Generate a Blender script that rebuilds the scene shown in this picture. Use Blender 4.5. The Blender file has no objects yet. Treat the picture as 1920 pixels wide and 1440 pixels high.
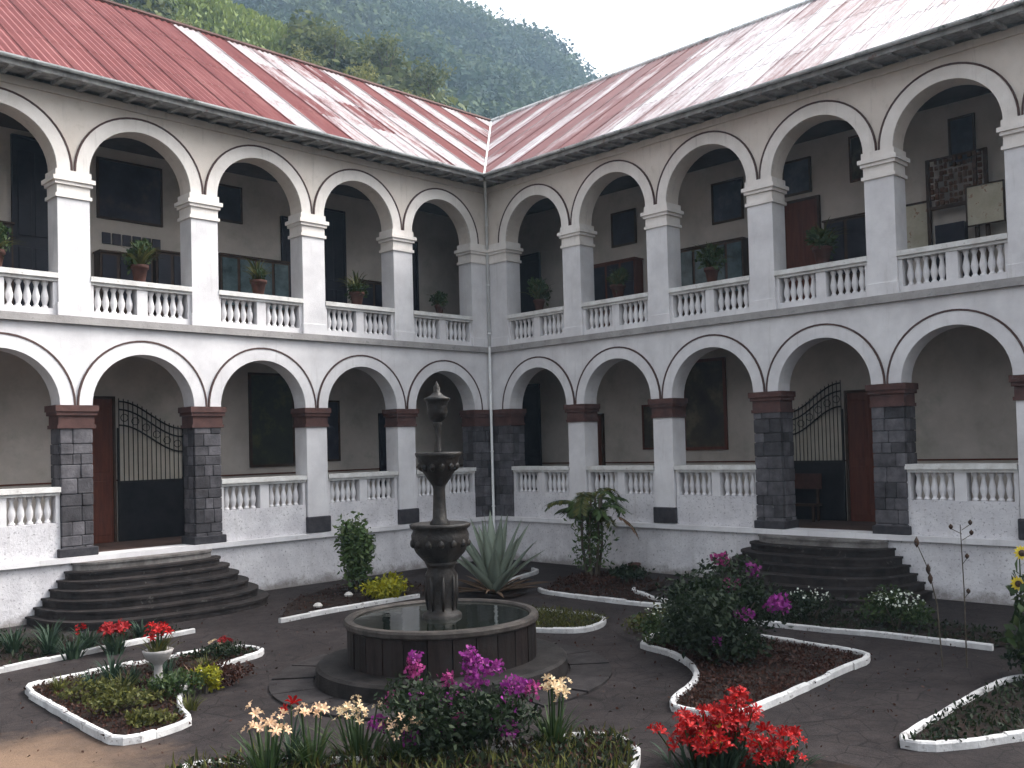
import bpy, bmesh, math, random
import numpy as np
from mathutils import Vector, Matrix
R = math.radians
random.seed(7); rng = np.random.default_rng(7)
sc = bpy.context.scene
col = sc.collection

# ------------------------------------------------------------------ camera
CAM = Vector((-21.5393, -23.0045, 3.6733))
Fv = Vector((0.71689587, 0.69668035, 0.02639693)); Rv = Vector((0.69718018, -0.71639903, -0.02668752)); Uv = Rv.cross(Fv)
cam = bpy.data.cameras.new('camera'); camo = bpy.data.objects.new('camera', cam); col.objects.link(camo)
M = Matrix((Rv, Uv, -Fv)).transposed().to_4x4(); M.translation = CAM
camo.matrix_world = M
cam.sensor_fit = 'HORIZONTAL'; cam.sensor_width = 36.0
cam.lens = 1780.8 / 1920 * 36.0
cam.shift_x = (960 - 1005.65) / 1920.0
cam.shift_y = (788.56 - 720) / 1920.0
cam.clip_end = 6000
sc.camera = camo
# ------------------------------------------------------------------ sky, sun, exposure
SUN_EL, SUN_AZ = 44.0, 116.0          # azimuth clockwise from +Y
w = bpy.data.worlds.new('World'); sc.world = w; w.use_nodes = True
nt = w.node_tree; nt.nodes.clear()
sky = nt.nodes.new('ShaderNodeTexSky'); sky.sky_type = 'NISHITA'; sky.sun_disc = False
sky.sun_elevation = R(SUN_EL); sky.sun_rotation = R(SUN_AZ); sky.dust_density = 9.0; sky.air_density = 1.2; sky.ozone_density = 1.0
hs = nt.nodes.new('ShaderNodeHueSaturation'); hs.inputs['Saturation'].default_value = 0.16
bg = nt.nodes.new('ShaderNodeBackground'); bg.inputs['Strength'].default_value = 0.15
wo = nt.nodes.new('ShaderNodeOutputWorld')
nt.links.new(sky.outputs[0], hs.inputs['Color']); nt.links.new(hs.outputs[0], bg.inputs['Color']); nt.links.new(bg.outputs[0], wo.inputs['Surface'])
sl = bpy.data.lights.new('sun', 'SUN'); sl.energy = 0.62; sl.angle = R(22); sl.color = (1.0, 0.93, 0.84)
so = bpy.data.objects.new('sun', sl); col.objects.link(so)
sd = Vector((math.sin(R(SUN_AZ)) * math.cos(R(SUN_EL)), math.cos(R(SUN_AZ)) * math.cos(R(SUN_EL)), math.sin(R(SUN_EL))))
so.rotation_euler = sd.to_track_quat('Z', 'Y').to_euler()
sc.view_settings.view_transform = 'Standard'; sc.view_settings.look = 'None'
sc.view_settings.gamma = 1.0; sc.view_settings.use_curve_mapping = False
sc.view_settings.exposure = 1.76

# ------------------------------------------------------------------ materials
def nodes(name):
    m = bpy.data.materials.new(name); m.use_nodes = True
    t = m.node_tree; b = t.nodes['Principled BSDF']
    return m, t, b
def noise(t, scale, detail=4, rough=.6, vec=None, stretch=None):
    g = t.nodes.new('ShaderNodeNewGeometry')
    v = g.outputs['Position']
    if stretch:
        mp = t.nodes.new('ShaderNodeVectorMath'); mp.operation = 'MULTIPLY'; mp.inputs[1].default_value = stretch
        t.links.new(v, mp.inputs[0]); v = mp.outputs[0]
    n = t.nodes.new('ShaderNodeTexNoise'); n.inputs['Scale'].default_value = scale; n.inputs['Detail'].default_value = detail; n.inputs['Roughness'].default_value = rough
    t.links.new(v, n.inputs['Vector']); return n.outputs['Fac']
def ramp(t, fac, stops):
    r = t.nodes.new('ShaderNodeValToRGB'); e = r.color_ramp.elements
    while len(e) < len(stops): e.new(.5)
    for k, (p, c) in enumerate(stops):
        e[k].position = p; e[k].color = (c[0], c[1], c[2], 1) if hasattr(c, '__len__') else (c, c, c, 1)
    t.links.new(fac, r.inputs[0]); return r.outputs[0]
def mix(t, fac, a, b, mode='MIX'):
    n = t.nodes.new('ShaderNodeMix'); n.data_type = 'RGBA'; n.blend_type = mode
    for s, v in ((n.inputs[0], fac), (n.inputs[6], a), (n.inputs[7], b)):
        if hasattr(v, 'links'): t.links.new(v, s)
        elif hasattr(v, '__len__'): s.default_value = (v[0], v[1], v[2], 1)
        else: s.default_value = v
    return n.outputs[2]
def bump(t, b, fac, s, d=.02):
    n = t.nodes.new('ShaderNodeBump'); n.inputs['Strength'].default_value = s; n.inputs['Distance'].default_value = d
    t.links.new(fac, n.inputs['Height']); t.links.new(n.outputs[0], b.inputs['Normal'])
def mat(name, c1, c2, scale=3, rough=.8, lo=.35, hi=.65, bs=.3, bscale=30, spots=None, sscale=14, slo=.62, stretch=None, metal=0, spec=None, shi=None, smax=1.0, drips=0):
    m, t, b = nodes(name)
    c = ramp(t, noise(t, scale, 6, .65, stretch=stretch), [(lo, c1), (hi, c2)])
    if spots is not None:
        f = ramp(t, noise(t, sscale, 5, .7, stretch=stretch), [(slo, 0.0), (shi or slo + .08, smax)])
        c = mix(t, f, c, spots)
    if drips:
        f = ramp(t, noise(t, 1.0, 6, .75, stretch=(5.5, 5.5, .45)), [(.56, 0.0), (.74, drips)])
        c = mix(t, f, c, (.26,.235,.21))
        # mud splashed up from the ground and damp creeping up the foot of the walls
        g = t.nodes.new('ShaderNodeNewGeometry'); sx = t.nodes.new('ShaderNodeSeparateXYZ'); t.links.new(g.outputs['Position'], sx.inputs[0])
        a = t.nodes.new('ShaderNodeMath'); a.operation = 'MULTIPLY_ADD'; t.links.new(noise(t, 3.5, 6, .75), a.inputs[0]); a.inputs[1].default_value = -.9; t.links.new(sx.outputs[2], a.inputs[2])
        mr = t.nodes.new('ShaderNodeMapRange'); mr.inputs['From Min'].default_value = -.18; mr.inputs['From Max'].default_value = -.42; mr.inputs['To Max'].default_value = .75
        t.links.new(a.outputs[0], mr.inputs['Value']); c = mix(t, mr.outputs[0], c, (.16,.135,.12))
    t.links.new(c, b.inputs['Base Color']); b.inputs['Roughness'].default_value = rough; b.inputs['Metallic'].default_value = metal
    if spec is None: spec = .5 if max(c2) > .3 else .14
    b.inputs['Specular IOR Level'].default_value = spec
    if bs: bump(t, b, noise(t, bscale, 5, .7), bs)
    return m
def leafmat(name, cols, rough=.55, tr=.25):
    m, t, b = nodes(name)
    g = t.nodes.new('ShaderNodeNewGeometry')
    n = len(cols)
    c = ramp(t, g.outputs['Random Per Island'], [(k / max(1, n - 1), q) for k, q in enumerate(cols)])
    t.links.new(c, b.inputs['Base Color']); b.inputs['Roughness'].default_value = rough
    b.inputs['Specular IOR Level'].default_value = .18
    if tr:
        tl = t.nodes.new('ShaderNodeBsdfTranslucent'); ms = t.nodes.new('ShaderNodeMixShader'); ms.inputs[0].default_value = tr
        t.links.new(c, tl.inputs[0]); t.links.new(b.outputs[0], ms.inputs[1]); t.links.new(tl.outputs[0], ms.inputs[2])
        t.links.new(ms.outputs[0], t.nodes['Material Output'].inputs[0])
    return m
MT = {}
MT['white'] = mat('white_limewash', (.55,.53,.54), (.69,.67,.675), 1.1, .85, bs=.25, spots=(.40,.38,.36), sscale=5, slo=.66, shi=.8, smax=.6, drips=.35)
MT['white_rough'] = mat('white_rough_limewash', (.50,.48,.50), (.65,.63,.64), 1.6, .9, bs=1.0, bscale=9, spots=(.22,.21,.22), sscale=15, slo=.57, shi=.64, smax=.8, drips=.35)
MT['cream'] = mat('cream_limewash', (.58,.51,.45), (.68,.61,.55), .8, .88, bs=.25, spots=(.40,.34,.28), sscale=2.5, slo=.58, shi=.75, smax=.6, drips=.45)
MT['cream_light'] = mat('pale_cream_limewash', (.64,.59,.55), (.76,.71,.67), 1.5, .86, bs=.2, spots=(.45,.40,.35), sscale=6, slo=.66, shi=.8, smax=.5, drips=.35)
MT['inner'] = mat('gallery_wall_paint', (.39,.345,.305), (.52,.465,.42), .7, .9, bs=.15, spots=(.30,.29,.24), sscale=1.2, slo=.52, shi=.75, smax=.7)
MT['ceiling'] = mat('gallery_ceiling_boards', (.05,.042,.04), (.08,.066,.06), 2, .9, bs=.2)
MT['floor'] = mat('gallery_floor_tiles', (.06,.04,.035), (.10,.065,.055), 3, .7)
MT['line'] = mat('dark_brown_painted_line', (.06,.036,.034), (.10,.065,.06), 6, .8, bs=.2)
MT['band'] = mat('grey_weathered_band', (.24,.225,.22), (.36,.34,.33), 2.5, .9, bs=.5, spots=(.16,.15,.15), sscale=5, slo=.55, shi=.7, smax=.8)
MT['rail'] = mat('worn_handrail_plaster', (.50,.48,.46), (.68,.67,.65), 3, .85, bs=.4, spots=(.28,.24,.22), sscale=9, slo=.6, shi=.72, smax=.8)
MT['redcap'] = mat('oxide_red_capital', (.060,.032,.029), (.10,.052,.046), 4, .75, bs=.4, spots=(.05,.03,.03), sscale=8, slo=.6)
MT['stone'] = mat('dark_volcanic_stone', (.030,.028,.031), (.085,.080,.086), 3.2, .85, lo=.3, hi=.7, bs=.9, bscale=14, spots=(.2,.19,.2), sscale=6, slo=.66, shi=.8)
MT['stonecore'] = mat('dark_mortar', (.02,.02,.024), (.04,.04,.045), 8, .95, bs=.5)
MT['baseblock'] = mat('dark_base_block_stone', (.03,.03,.035), (.06,.055,.06), 6, .8, bs=.5)
MT['step'] = mat('dark_step_stone', (.014,.012,.012), (.036,.030,.029), 2.5, .75, bs=.7, bscale=10, spots=(.10,.09,.085), sscale=4, slo=.62)
MT['landing'] = mat('pale_landing_stone', (.09,.08,.075), (.22,.205,.195), 3, .85, bs=.5, spots=(.12,.10,.09), sscale=5, slo=.6)
MT['fountain'] = mat('wet_fountain_stone', (.007,.006,.006), (.026,.021,.018), 4, .4, spec=.25, bs=.9, bscale=16, spots=(.085,.073,.052), sscale=5, slo=.60, shi=.75, smax=.8)
MT['basin'] = mat('brown_basin_stone', (.009,.0065,.0062), (.026,.017,.015), 3, .6, bs=.6, bscale=12, spots=(.018,.015,.014), sscale=3, slo=.48, shi=.62, stretch=(2.5,2.5,.5))
MT['rim'] = mat('basin_rim_stone', (.028,.024,.022), (.075,.064,.058), 4, .5, bs=.5, spots=(.04,.035,.03), sscale=5, slo=.55)
MT['plinth'] = mat('fountain_plinth_stone', (.009,.008,.008), (.028,.024,.023), 3, .7, bs=.6)
MT['metalwhite'] = mat('white_painted_pipe', (.62,.62,.61), (.74,.74,.73), 3, .5, bs=0)
MT['gutter'] = mat('weathered_zinc_gutter', (.45,.48,.48), (.80,.81,.80), 1.3, .45, bs=.2, spots=(.10,.13,.12), sscale=2.2, slo=.55, shi=.66)
MT['eave'] = mat('mossy_eave_boards', (.16,.155,.15), (.36,.35,.335), 3, .9, bs=.8, spots=(.15,.08,.065), sscale=2.5, slo=.58, shi=.7)
MT['wood'] = mat('dark_red_brown_wood', (.075,.022,.014), (.12,.038,.022), 3, .5, bs=.3, stretch=(4,4,.4))
MT['darkwood'] = mat('dark_brown_wood', (.03,.018,.012), (.06,.035,.024), 4, .5, bs=.3)
MT['iron'] = mat('black_wrought_iron', (.012,.012,.013), (.025,.024,.024), 6, .5, bs=0)
MT['black'] = mat('black_painted_panel', (.008,.008,.010), (.016,.015,.018), 3, .5, bs=0)
MT['kerb'] = mat('white_painted_kerb', (.40,.39,.39), (.64,.63,.625), 3, .85, bs=.9, bscale=12, spots=(.10,.085,.08), sscale=6, slo=.57, shi=.68, smax=.85)
MT['soil'] = mat('dark_bed_soil', (.008,.0055,.005), (.022,.014,.011), 4, .95, bs=1, bscale=20, spots=(.055,.02,.014), sscale=16, slo=.62)
MT['terracotta'] = mat('terracotta', (.04,.018,.014), (.07,.03,.023), 6, .8)
MT['glass'] = mat('teal_cabinet_glass', (.03,.05,.055), (.09,.13,.14), 1.6, .18, bs=0, spec=.6)
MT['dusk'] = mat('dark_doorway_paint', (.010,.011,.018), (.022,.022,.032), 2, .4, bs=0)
MT['poster'] = mat('cream_poster_paper', (.42,.38,.28), (.56,.52,.42), 3, .8, bs=0, spots=(.30,.18,.12), sscale=6, slo=.58)
MT['plaster_pale'] = mat('pale_plaster', (.40,.36,.30), (.50,.45,.38), 1.5, .85, bs=.2)
MT['carved'] = mat('carved_wood_relief', (.06,.03,.02), (.13,.07,.045), 8, .6, bs=.6, spots=(.3,.26,.22), sscale=9, slo=.66)
MT['whitestone'] = mat('pale_rock', (.4,.38,.36), (.6,.58,.55), 5, .85)

def vary(m, lo, hi):
    """each block its own tone"""
    t = m.node_tree; b = t.nodes['Principled BSDF']; l = b.inputs['Base Color'].links[0]; src = l.from_socket
    oi = t.nodes.new('ShaderNodeObjectInfo'); r = ramp(t, oi.outputs['Random'], [(0, lo), (1, hi)])
    t.links.new(mix(t, 1.0, src, r, 'MULTIPLY'), b.inputs['Base Color'])
def canvas_mat(name, dark, mid, accent, sc_=1.4):
    m, t, b = nodes(name)
    c = ramp(t, noise(t, sc_, 6, .65), [(.3, dark), (.52, mid), (.66, accent), (.8, dark)])
    t.links.new(c, b.inputs['Base Color']); b.inputs['Roughness'].default_value = .5; b.inputs['Specular IOR Level'].default_value = .2
    return m
MT['canvas_dark'] = canvas_mat('dark_oil_painting', (.012,.012,.018), (.03,.03,.045), (.07,.055,.06))
MT['canvas_green'] = canvas_mat('green_oil_painting', (.012,.015,.012), (.03,.035,.022), (.09,.085,.03), 1.1)
MT['canvas_brown'] = canvas_mat('brown_oil_painting', (.02,.016,.012), (.05,.04,.028), (.12,.10,.06), 1.3)
MT['canvas_blue'] = canvas_mat('blue_grey_print', (.02,.024,.04), (.04,.05,.075), (.08,.09,.12), 2.2)

vary(MT['stone'], .75, 1.9); vary(MT['basin'], .55, 1.35); vary(MT['step'], .8, 1.2); vary(MT['kerb'], .85, 1.05)
def roof_mat(name, stretch, pale, rough, spec, ra_, rb_):
    m, t, b = nodes(name)
    oi = t.nodes.new('ShaderNodeObjectInfo')
    sp = t.nodes.new('ShaderNodeSeparateColor'); t.links.new(oi.outputs['Color'], sp.inputs[0])
    n1 = noise(t, 1.6, 8, .78, stretch=stretch); n2 = noise(t, 1.0, 6, .75, stretch=tuple(min(1.3, q*2.5) for q in stretch))
    add = t.nodes.new('ShaderNodeMath'); add.operation = 'ADD'; t.links.new(n1, add.inputs[0]); t.links.new(sp.outputs[0], add.inputs[1])
    mulm = t.nodes.new('ShaderNodeMath'); mulm.operation = 'MULTIPLY_ADD'; t.links.new(n2, mulm.inputs[0]); mulm.inputs[1].default_value = .8; t.links.new(add.outputs[0], mulm.inputs[2])
    f = ramp(t, mulm.outputs[0], [(.0, 0.0), (1.0, 1.0)])
    s = t.nodes.new('ShaderNodeMapRange'); s.inputs['From Min'].default_value = ra_; s.inputs['From Max'].default_value = rb_
    t.links.new(mulm.outputs[0], s.inputs['Value'])
    red = ramp(t, n2, [(.33, (.105,.022,.022)), (.52, (.14,.034,.033)), (.76, (.20,.075,.07))])
    worn_glare = ramp(t, noise(t, 4, 7, .82, stretch=tuple(min(1.6, q*4) for q in stretch)), [(.34, (.20,.13,.13)), (.46, pale), (.56, pale), (.66, (.26,.17,.17))])
    t.links.new(mix(t, s.outputs[0], red, worn_glare), b.inputs['Base Color'])
    b.inputs['Roughness'].default_value = rough; b.inputs['Specular IOR Level'].default_value = spec
    bump(t, b, n1, .25, .01)
    return m
MT['roofL'] = roof_mat('red_corrugated_paint_left', (3.0, .10, .10), (.38,.345,.35), .65, .25, 1.20, 1.36)
MT['roofR'] = roof_mat('red_corrugated_paint_right', (.10, 3.0, .10), (.52,.51,.53), .42, .5, 1.14, 1.52)  # pale tone holds painted sky glare as well as wear

def ground_mat():
    m, t, b = nodes('dark_courtyard_gravel')
    c = ramp(t, noise(t, .5, 8, .7), [(.3, (.017,.0135,.0132)), (.7, (.045,.0365,.0355))])
    v = ramp(t, noise(t, 22, 4, .8), [(.45, 0.0), (.75, .5)])
    c = mix(t, v, c, (.058,.050,.051))
    c = mix(t, ramp(t, noise(t, 2.6, 7, .75), [(.42, 0.0), (.66, .7)]), c, (.012,.010,.011))
    g = t.nodes.new('ShaderNodeNewGeometry')
    vo = t.nodes.new('ShaderNodeTexVoronoi'); vo.feature = 'DISTANCE_TO_EDGE'; vo.inputs['Scale'].default_value = 2.3; t.links.new(g.outputs['Position'], vo.inputs['Vector'])
    c = mix(t, ramp(t, vo.outputs['Distance'], [(.0, .75), (.03, 0.0)]), c, (.008,.007,.007))
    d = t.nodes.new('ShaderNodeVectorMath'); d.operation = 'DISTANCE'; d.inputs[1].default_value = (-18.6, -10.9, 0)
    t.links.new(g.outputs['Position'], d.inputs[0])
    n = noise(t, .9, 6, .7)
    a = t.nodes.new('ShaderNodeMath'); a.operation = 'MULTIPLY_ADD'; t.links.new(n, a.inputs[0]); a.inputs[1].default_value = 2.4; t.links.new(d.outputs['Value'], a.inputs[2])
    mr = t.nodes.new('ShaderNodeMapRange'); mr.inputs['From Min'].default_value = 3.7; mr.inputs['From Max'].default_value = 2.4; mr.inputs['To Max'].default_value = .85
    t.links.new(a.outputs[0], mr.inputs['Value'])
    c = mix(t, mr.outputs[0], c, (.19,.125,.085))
    t.links.new(c, b.inputs['Base Color']); b.inputs['Roughness'].default_value = .9; b.inputs['Specular IOR Level'].default_value = .12
    bump(t, b, noise(t, 26, 5, .8), .9, .02)
    return m
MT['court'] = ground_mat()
MT['earth'] = mat('grassy_earth', (.03,.035,.02), (.06,.06,.035), .3, .95, bs=0)
MT['slab'] = mat('paving_ring_stone', (.014,.012,.0125), (.036,.031,.031), 3, .8, bs=.6)

vary(MT['slab'], .8, 1.2)
def hill_mat():
    m, t, b = nodes('hillside_vegetation_floor')
    c = ramp(t, noise(t, .03, 8, .7), [(.35, (.018,.032,.016)), (.55, (.035,.055,.02)), (.72, (.075,.09,.03))])
    t.links.new(c, b.inputs['Base Color']); b.inputs['Roughness'].default_value = .95
    return m
MT['hill'] = hill_mat()
MT['meadow'] = leafmat('bright_meadow_grass', [(.13,.18,.045), (.19,.23,.06), (.11,.15,.04)])
MT['farleaf'] = leafmat('far_forest_leaves', [(.022,.048,.034), (.030,.058,.038), (.042,.070,.040), (.026,.050,.034)], .9, .25)
def bypatch(m, scale, lo, hi, c):
    """blends a second tone into the leaves in noise patches"""
    t = m.node_tree; b = t.nodes['Principled BSDF']; src = b.inputs['Base Color'].links[0].from_socket
    f = ramp(t, noise(t, scale, 4, .6), [(lo, 0.0), (hi, 1.0)]); o = mix(t, f, src, mix(t, .6, src, c))
    t.links.new(o, b.inputs['Base Color'])
    for n in t.nodes:
        if n.type == 'BSDF_TRANSLUCENT': t.links.new(o, n.inputs[0])
bypatch(MT['farleaf'], .022, .46, .62, (.10,.125,.045))
bypatch(MT['farleaf'], .10, .50, .66, (.010,.022,.016))
MT['nearleaf'] = leafmat('slope_tree_leaves', [(.035,.055,.024), (.075,.095,.035), (.12,.13,.045), (.05,.07,.028)], .7, .35)
MT['yellowleaf'] = leafmat('yellow_green_tree_leaves', [(.11,.12,.035), (.19,.185,.055), (.08,.095,.03)], .7, .4)
MT['bark'] = mat('grey_brown_bark', (.05,.04,.03), (.10,.085,.065), 6, .9)
MT['leaf'] = leafmat('garden_leaves', [(.018,.035,.012), (.04,.065,.022), (.025,.05,.018), (.07,.09,.03)])
MT['leafpalm'] = leafmat('fresh_green_leaves', [(.04,.075,.025), (.08,.12,.04), (.05,.09,.03), (.13,.16,.07)])
MT['leafdark'] = leafmat('dark_garden_leaves', [(.006,.012,.006), (.014,.026,.010), (.009,.017,.008), (.030,.044,.020)])
MT['leafyellow'] = leafmat('lime_yellow_leaves', [(.20,.20,.012), (.32,.29,.015), (.12,.14,.015), (.26,.25,.02)])
MT['leafolive'] = leafmat('olive_bed_leaves', [(.05,.055,.018), (.09,.09,.02), (.03,.04,.014), (.12,.115,.03)])
MT['leafbrown'] = leafmat('withered_brown_leaves', [(.05,.018,.012), (.03,.012,.010), (.07,.03,.02), (.02,.012,.009)])
MT['agave'] = leafmat('blue_green_agave_leaf', [(.10,.14,.12), (.14,.18,.15), (.20,.23,.18), (.11,.15,.13)], .5, 0)
MT['agavedry'] = leafmat('dry_agave_leaf', [(.14,.06,.035), (.20,.12,.075), (.26,.21,.15)], .8, .1)
MT['strap'] = leafmat('strap_leaves', [(.016,.034,.022), (.03,.055,.035), (.045,.07,.04)])
MT['purple'] = leafmat('purple_bougainvillea_bracts', [(.16,.015,.16), (.26,.03,.24), (.20,.02,.15), (.32,.08,.26)], .6, .3)
MT['magenta'] = leafmat('magenta_bougainvillea_bracts', [(.24,.02,.13), (.32,.05,.18), (.18,.015,.10)], .6, .3)
MT['redflower'] = leafmat('scarlet_petals', [(.30,.005,.006), (.48,.012,.010), (.17,.003,.005)], .5, .25)
MT['darkredflower'] = leafmat('dark_red_petals', [(.18,.008,.012), (.28,.012,.014)], .5, .2)
MT['creamflower'] = leafmat('cream_petals', [(.62,.50,.30), (.72,.62,.42), (.55,.36,.20)], .6, .3)
MT['peachflower'] = leafmat('peach_petals', [(.62,.36,.17), (.72,.52,.33), (.66,.44,.30)], .6, .3)
MT['whiteflower'] = leafmat('white_petals', [(.55,.58,.50), (.68,.70,.62)], .6, .2)
MT['yellowflower'] = leafmat('yellow_petals', [(.62,.46,.04), (.70,.55,.06)], .6, .2)
MT['pinkflower'] = leafmat('pink_petals', [(.42,.16,.22), (.5,.25,.28)], .6, .2)

def water_mat():
    m, t, b = nodes('dark_still_water')
    b.inputs['Base Color'].default_value = (.008,.010,.008,1); b.inputs['Roughness'].default_value = .035
    b.inputs['Specular IOR Level'].default_value = .6
    bump(t, b, noise(t, 3.5, 3, .5), .10, .02)
    return m
MT['water'] = water_mat()

# ------------------------------------------------------------------ helpers
class MB:
    def __init__(s): s.v = []; s.f = []
    def add(s, vs, fs):
        k = len(s.v); s.v += [tuple(p) for p in vs]; s.f += [tuple(i + k for i in f) for f in fs]
    def box(s, x0, x1, y0, y1, z0, z1, M=None):
        vs = [(x, y, z) for z in (z0, z1) for y in (y0, y1) for x in (x0, x1)]
        if M: vs = [M(*p) for p in vs]
        s.add(vs, [(0,2,3,1),(4,5,7,6),(0,1,5,4),(2,6,7,3),(0,4,6,2),(1,3,7,5)])
    def lathe(s, prof, n=12, c=(0,0), cap=True, M=None, a0=0):
        vs = []
        for r, z in prof:
            for k in range(n):
                a = 2*math.pi*k/n + a0; p = (c[0]+r*math.cos(a), c[1]+r*math.sin(a), z)
                vs.append(M(*p) if M else p)
        fs = []
        for i in range(len(prof)-1):
            for k in range(n):
                fs.append((i*n+k, i*n+(k+1)%n, (i+1)*n+(k+1)%n, (i+1)*n+k))
        if cap: fs += [tuple(range(n-1,-1,-1)), tuple((len(prof)-1)*n+k for k in range(n))]
        s.add(vs, fs)
    def tube(s, pts, rad, n=6, cap=True):
        pts = [Vector(p) for p in pts]; rs = rad if hasattr(rad, '__len__') else [rad]*len(pts)
        vs = []; up = None
        for i, p in enumerate(pts):
            d = (pts[min(i+1, len(pts)-1)] - pts[max(i-1, 0)]).normalized()
            if up is None: up = Vector((0,0,1)) if abs(d.z) < .9 else Vector((1,0,0))
            a = d.cross(up).normalized(); b = a.cross(d).normalized(); up = b
            for k in range(n):
                t = 2*math.pi*k/n; vs.append(p + (a*math.cos(t) + b*math.sin(t))*rs[i])
        fs = [(i*n+k, i*n+(k+1)%n, (i+1)*n+(k+1)%n, (i+1)*n+k) for i in range(len(pts)-1) for k in range(n)]
        if cap: fs += [tuple(range(n-1,-1,-1)), tuple((len(pts)-1)*n+k for k in range(n))]
        s.add(vs, fs)
    def mesh(s, name, mt, smooth=False, fix=True, bev=0):
        me = bpy.data.meshes.new(name); me.from_pydata(s.v, [], s.f)
        if fix or bev:
            bm = bmesh.new(); bm.from_mesh(me)
            if bev: bmesh.ops.bevel(bm, geom=bm.edges[:], offset=bev, segments=1, affect='EDGES')
            bmesh.ops.recalc_face_normals(bm, faces=bm.faces[:]); bm.to_mesh(me); bm.free()
        me.materials.append(mt)
        if smooth: me.polygons.foreach_set('use_smooth', [True]*len(me.polygons))
        return me
    def build(s, name, mt, parent=None, loc=None, **k):
        return put(name, s.mesh(name, mt, **k), parent, loc)
def put(name, me, parent=None, loc=None, rot=None, scale=None):
    o = bpy.data.objects.new(name, me); col.objects.link(o)
    if parent: o.parent = parent
    if loc is not None: o.location = loc
    if rot is not None: o.rotation_euler = rot
    if scale is not None: o.scale = scale
    return o
def tag(o, label=None, cat=None, group=None, kind=None):
    if label: o['label'] = label
    if cat: o['category'] = cat
    if group: o['group'] = group
    if kind: o['kind'] = kind
    return o
def thing(name, label, cat, loc=(0,0,0), group=None, rz=0):
    o = bpy.data.objects.new(name, None); col.objects.link(o); o.location = loc; o.rotation_euler = (0,0,rz)
    return tag(o, label, cat, group)
def copy_thing(root, loc, label, rz=0, scale=1):
    r = root.copy(); col.objects.link(r); r.location = loc; r.rotation_euler = (0,0,rz); r.scale = (scale,)*3; r['label'] = label
    for ch in list(root.children):
        c = ch.copy(); col.objects.link(c); c.parent = r
        for g in ch.children:
            d = g.copy(); col.objects.link(d); d.parent = c
    return r
def npmesh(name, V, F4, mt):
    me = bpy.data.meshes.new(name); n = len(V); k = F4.shape[1]; m = len(F4)
    me.vertices.add(n); me.vertices.foreach_set('co', V.astype(np.float32).ravel())
    me.loops.add(m*k); me.loops.foreach_set('vertex_index', F4.astype(np.int32).ravel())
    me.polygons.add(m); me.polygons.foreach_set('loop_start', np.arange(0, m*k, k, dtype=np.int32))
    me.update(calc_edges=True); me.materials.append(mt); return me
def leaves(P, size, aspect=.5, up=.3, dirs=None):
    """one diamond leaf (quad folded on its midrib) at each point"""
    n = len(P)
    if dirs is None:
        d = rng.normal(size=(n,3)); d[:,2] += up
    else: d = dirs + rng.normal(size=(n,3))*.35
    d /= np.linalg.norm(d, axis=1)[:,None]
    o = rng.normal(size=(n,3)); s = np.cross(d, o); s /= np.linalg.norm(s, axis=1)[:,None] + 1e-9
    L = size*(.6 + .8*rng.random(n))[:,None]
    nn = np.cross(d, s)
    V = np.stack([P, P + d*L*.55 + s*L*aspect*.5 - nn*L*.08, P + d*L, P + d*L*.55 - s*L*aspect*.5 - nn*L*.08], 1).reshape(-1,3)
    F = np.arange(4*n).reshape(-1,4)
    return V, F
def leafobj(name, P, size, mt, parent=None, aspect=.5, up=.3, dirs=None, loc=None):
    V, F = leaves(np.asarray(P), size, aspect, up, dirs)
    return tag(put(name, npmesh(name, V, F, mt), parent, loc), kind='stuff')
def blob_pts(n, c, r, fill=.5, lumps=7, lr=.45):
    """points on an uneven crown made of several clumps"""
    c = np.array(c); r = np.array(r)
    L = rng.normal(size=(lumps,3)); L /= np.linalg.norm(L,axis=1)[:,None]; L *= (.35+.45*rng.random(lumps))[:,None]
    k = rng.integers(0, lumps, n)
    d = rng.normal(size=(n,3)); d /= np.linalg.norm(d,axis=1)[:,None]
    rad = (fill + (1-fill)*rng.random(n))[:,None]*lr*(.7+.6*rng.random(lumps))[k][:,None]
    return c + (L[k] + d*rad)*r

# ------------------------------------------------------------------ ground
mb = MB(); mb.add([(-3000,-3000,-.01),(3000,-3000,-.01),(3000,3000,-.01),(-3000,3000,-.01)], [(0,1,2,3)])
tag(mb.build('ground', MT['earth'], fix=False), kind='structure')
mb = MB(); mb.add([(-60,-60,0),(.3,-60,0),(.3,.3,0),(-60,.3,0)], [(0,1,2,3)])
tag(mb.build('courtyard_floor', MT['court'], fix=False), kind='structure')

# ------------------------------------------------------------------ the two arcaded wings
def ML(u, d, z): return (-u, d, z)
def MR(u, d, z): return (d, -u, z)
ZL, ZP, ZS1, ZB, ZU, ZS2, ZE = 1.27, 1.40, 4.90, 6.78, 6.96, 10.37, 12.40
PL = [0.39, 3.55, 6.72, 9.96, 13.18, 16.4, 19.6, 22.8]
PR = [0.55, 3.76, 7.0, 10.3, 13.47, 16.6, 19.8, 23.0]
HW = .36
TH = .55
def stone_mesh():
    m = MB(); m.box(-.5,.5,-.5,.5,-.5,.5); return m.mesh('stone_block', MT['stone'], bev=.06)
STONE = stone_mesh()
mb = MB(); mb.lathe([(.058,0),(.058,.035),(.038,.06),(.036,.09),(.062,.20),(.066,.27),(.040,.42),(.033,.50),(.045,.545),(.058,.58),(.058,.63)], 8)
BAL = mb.mesh('baluster', MT['white'], smooth=True)

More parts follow.
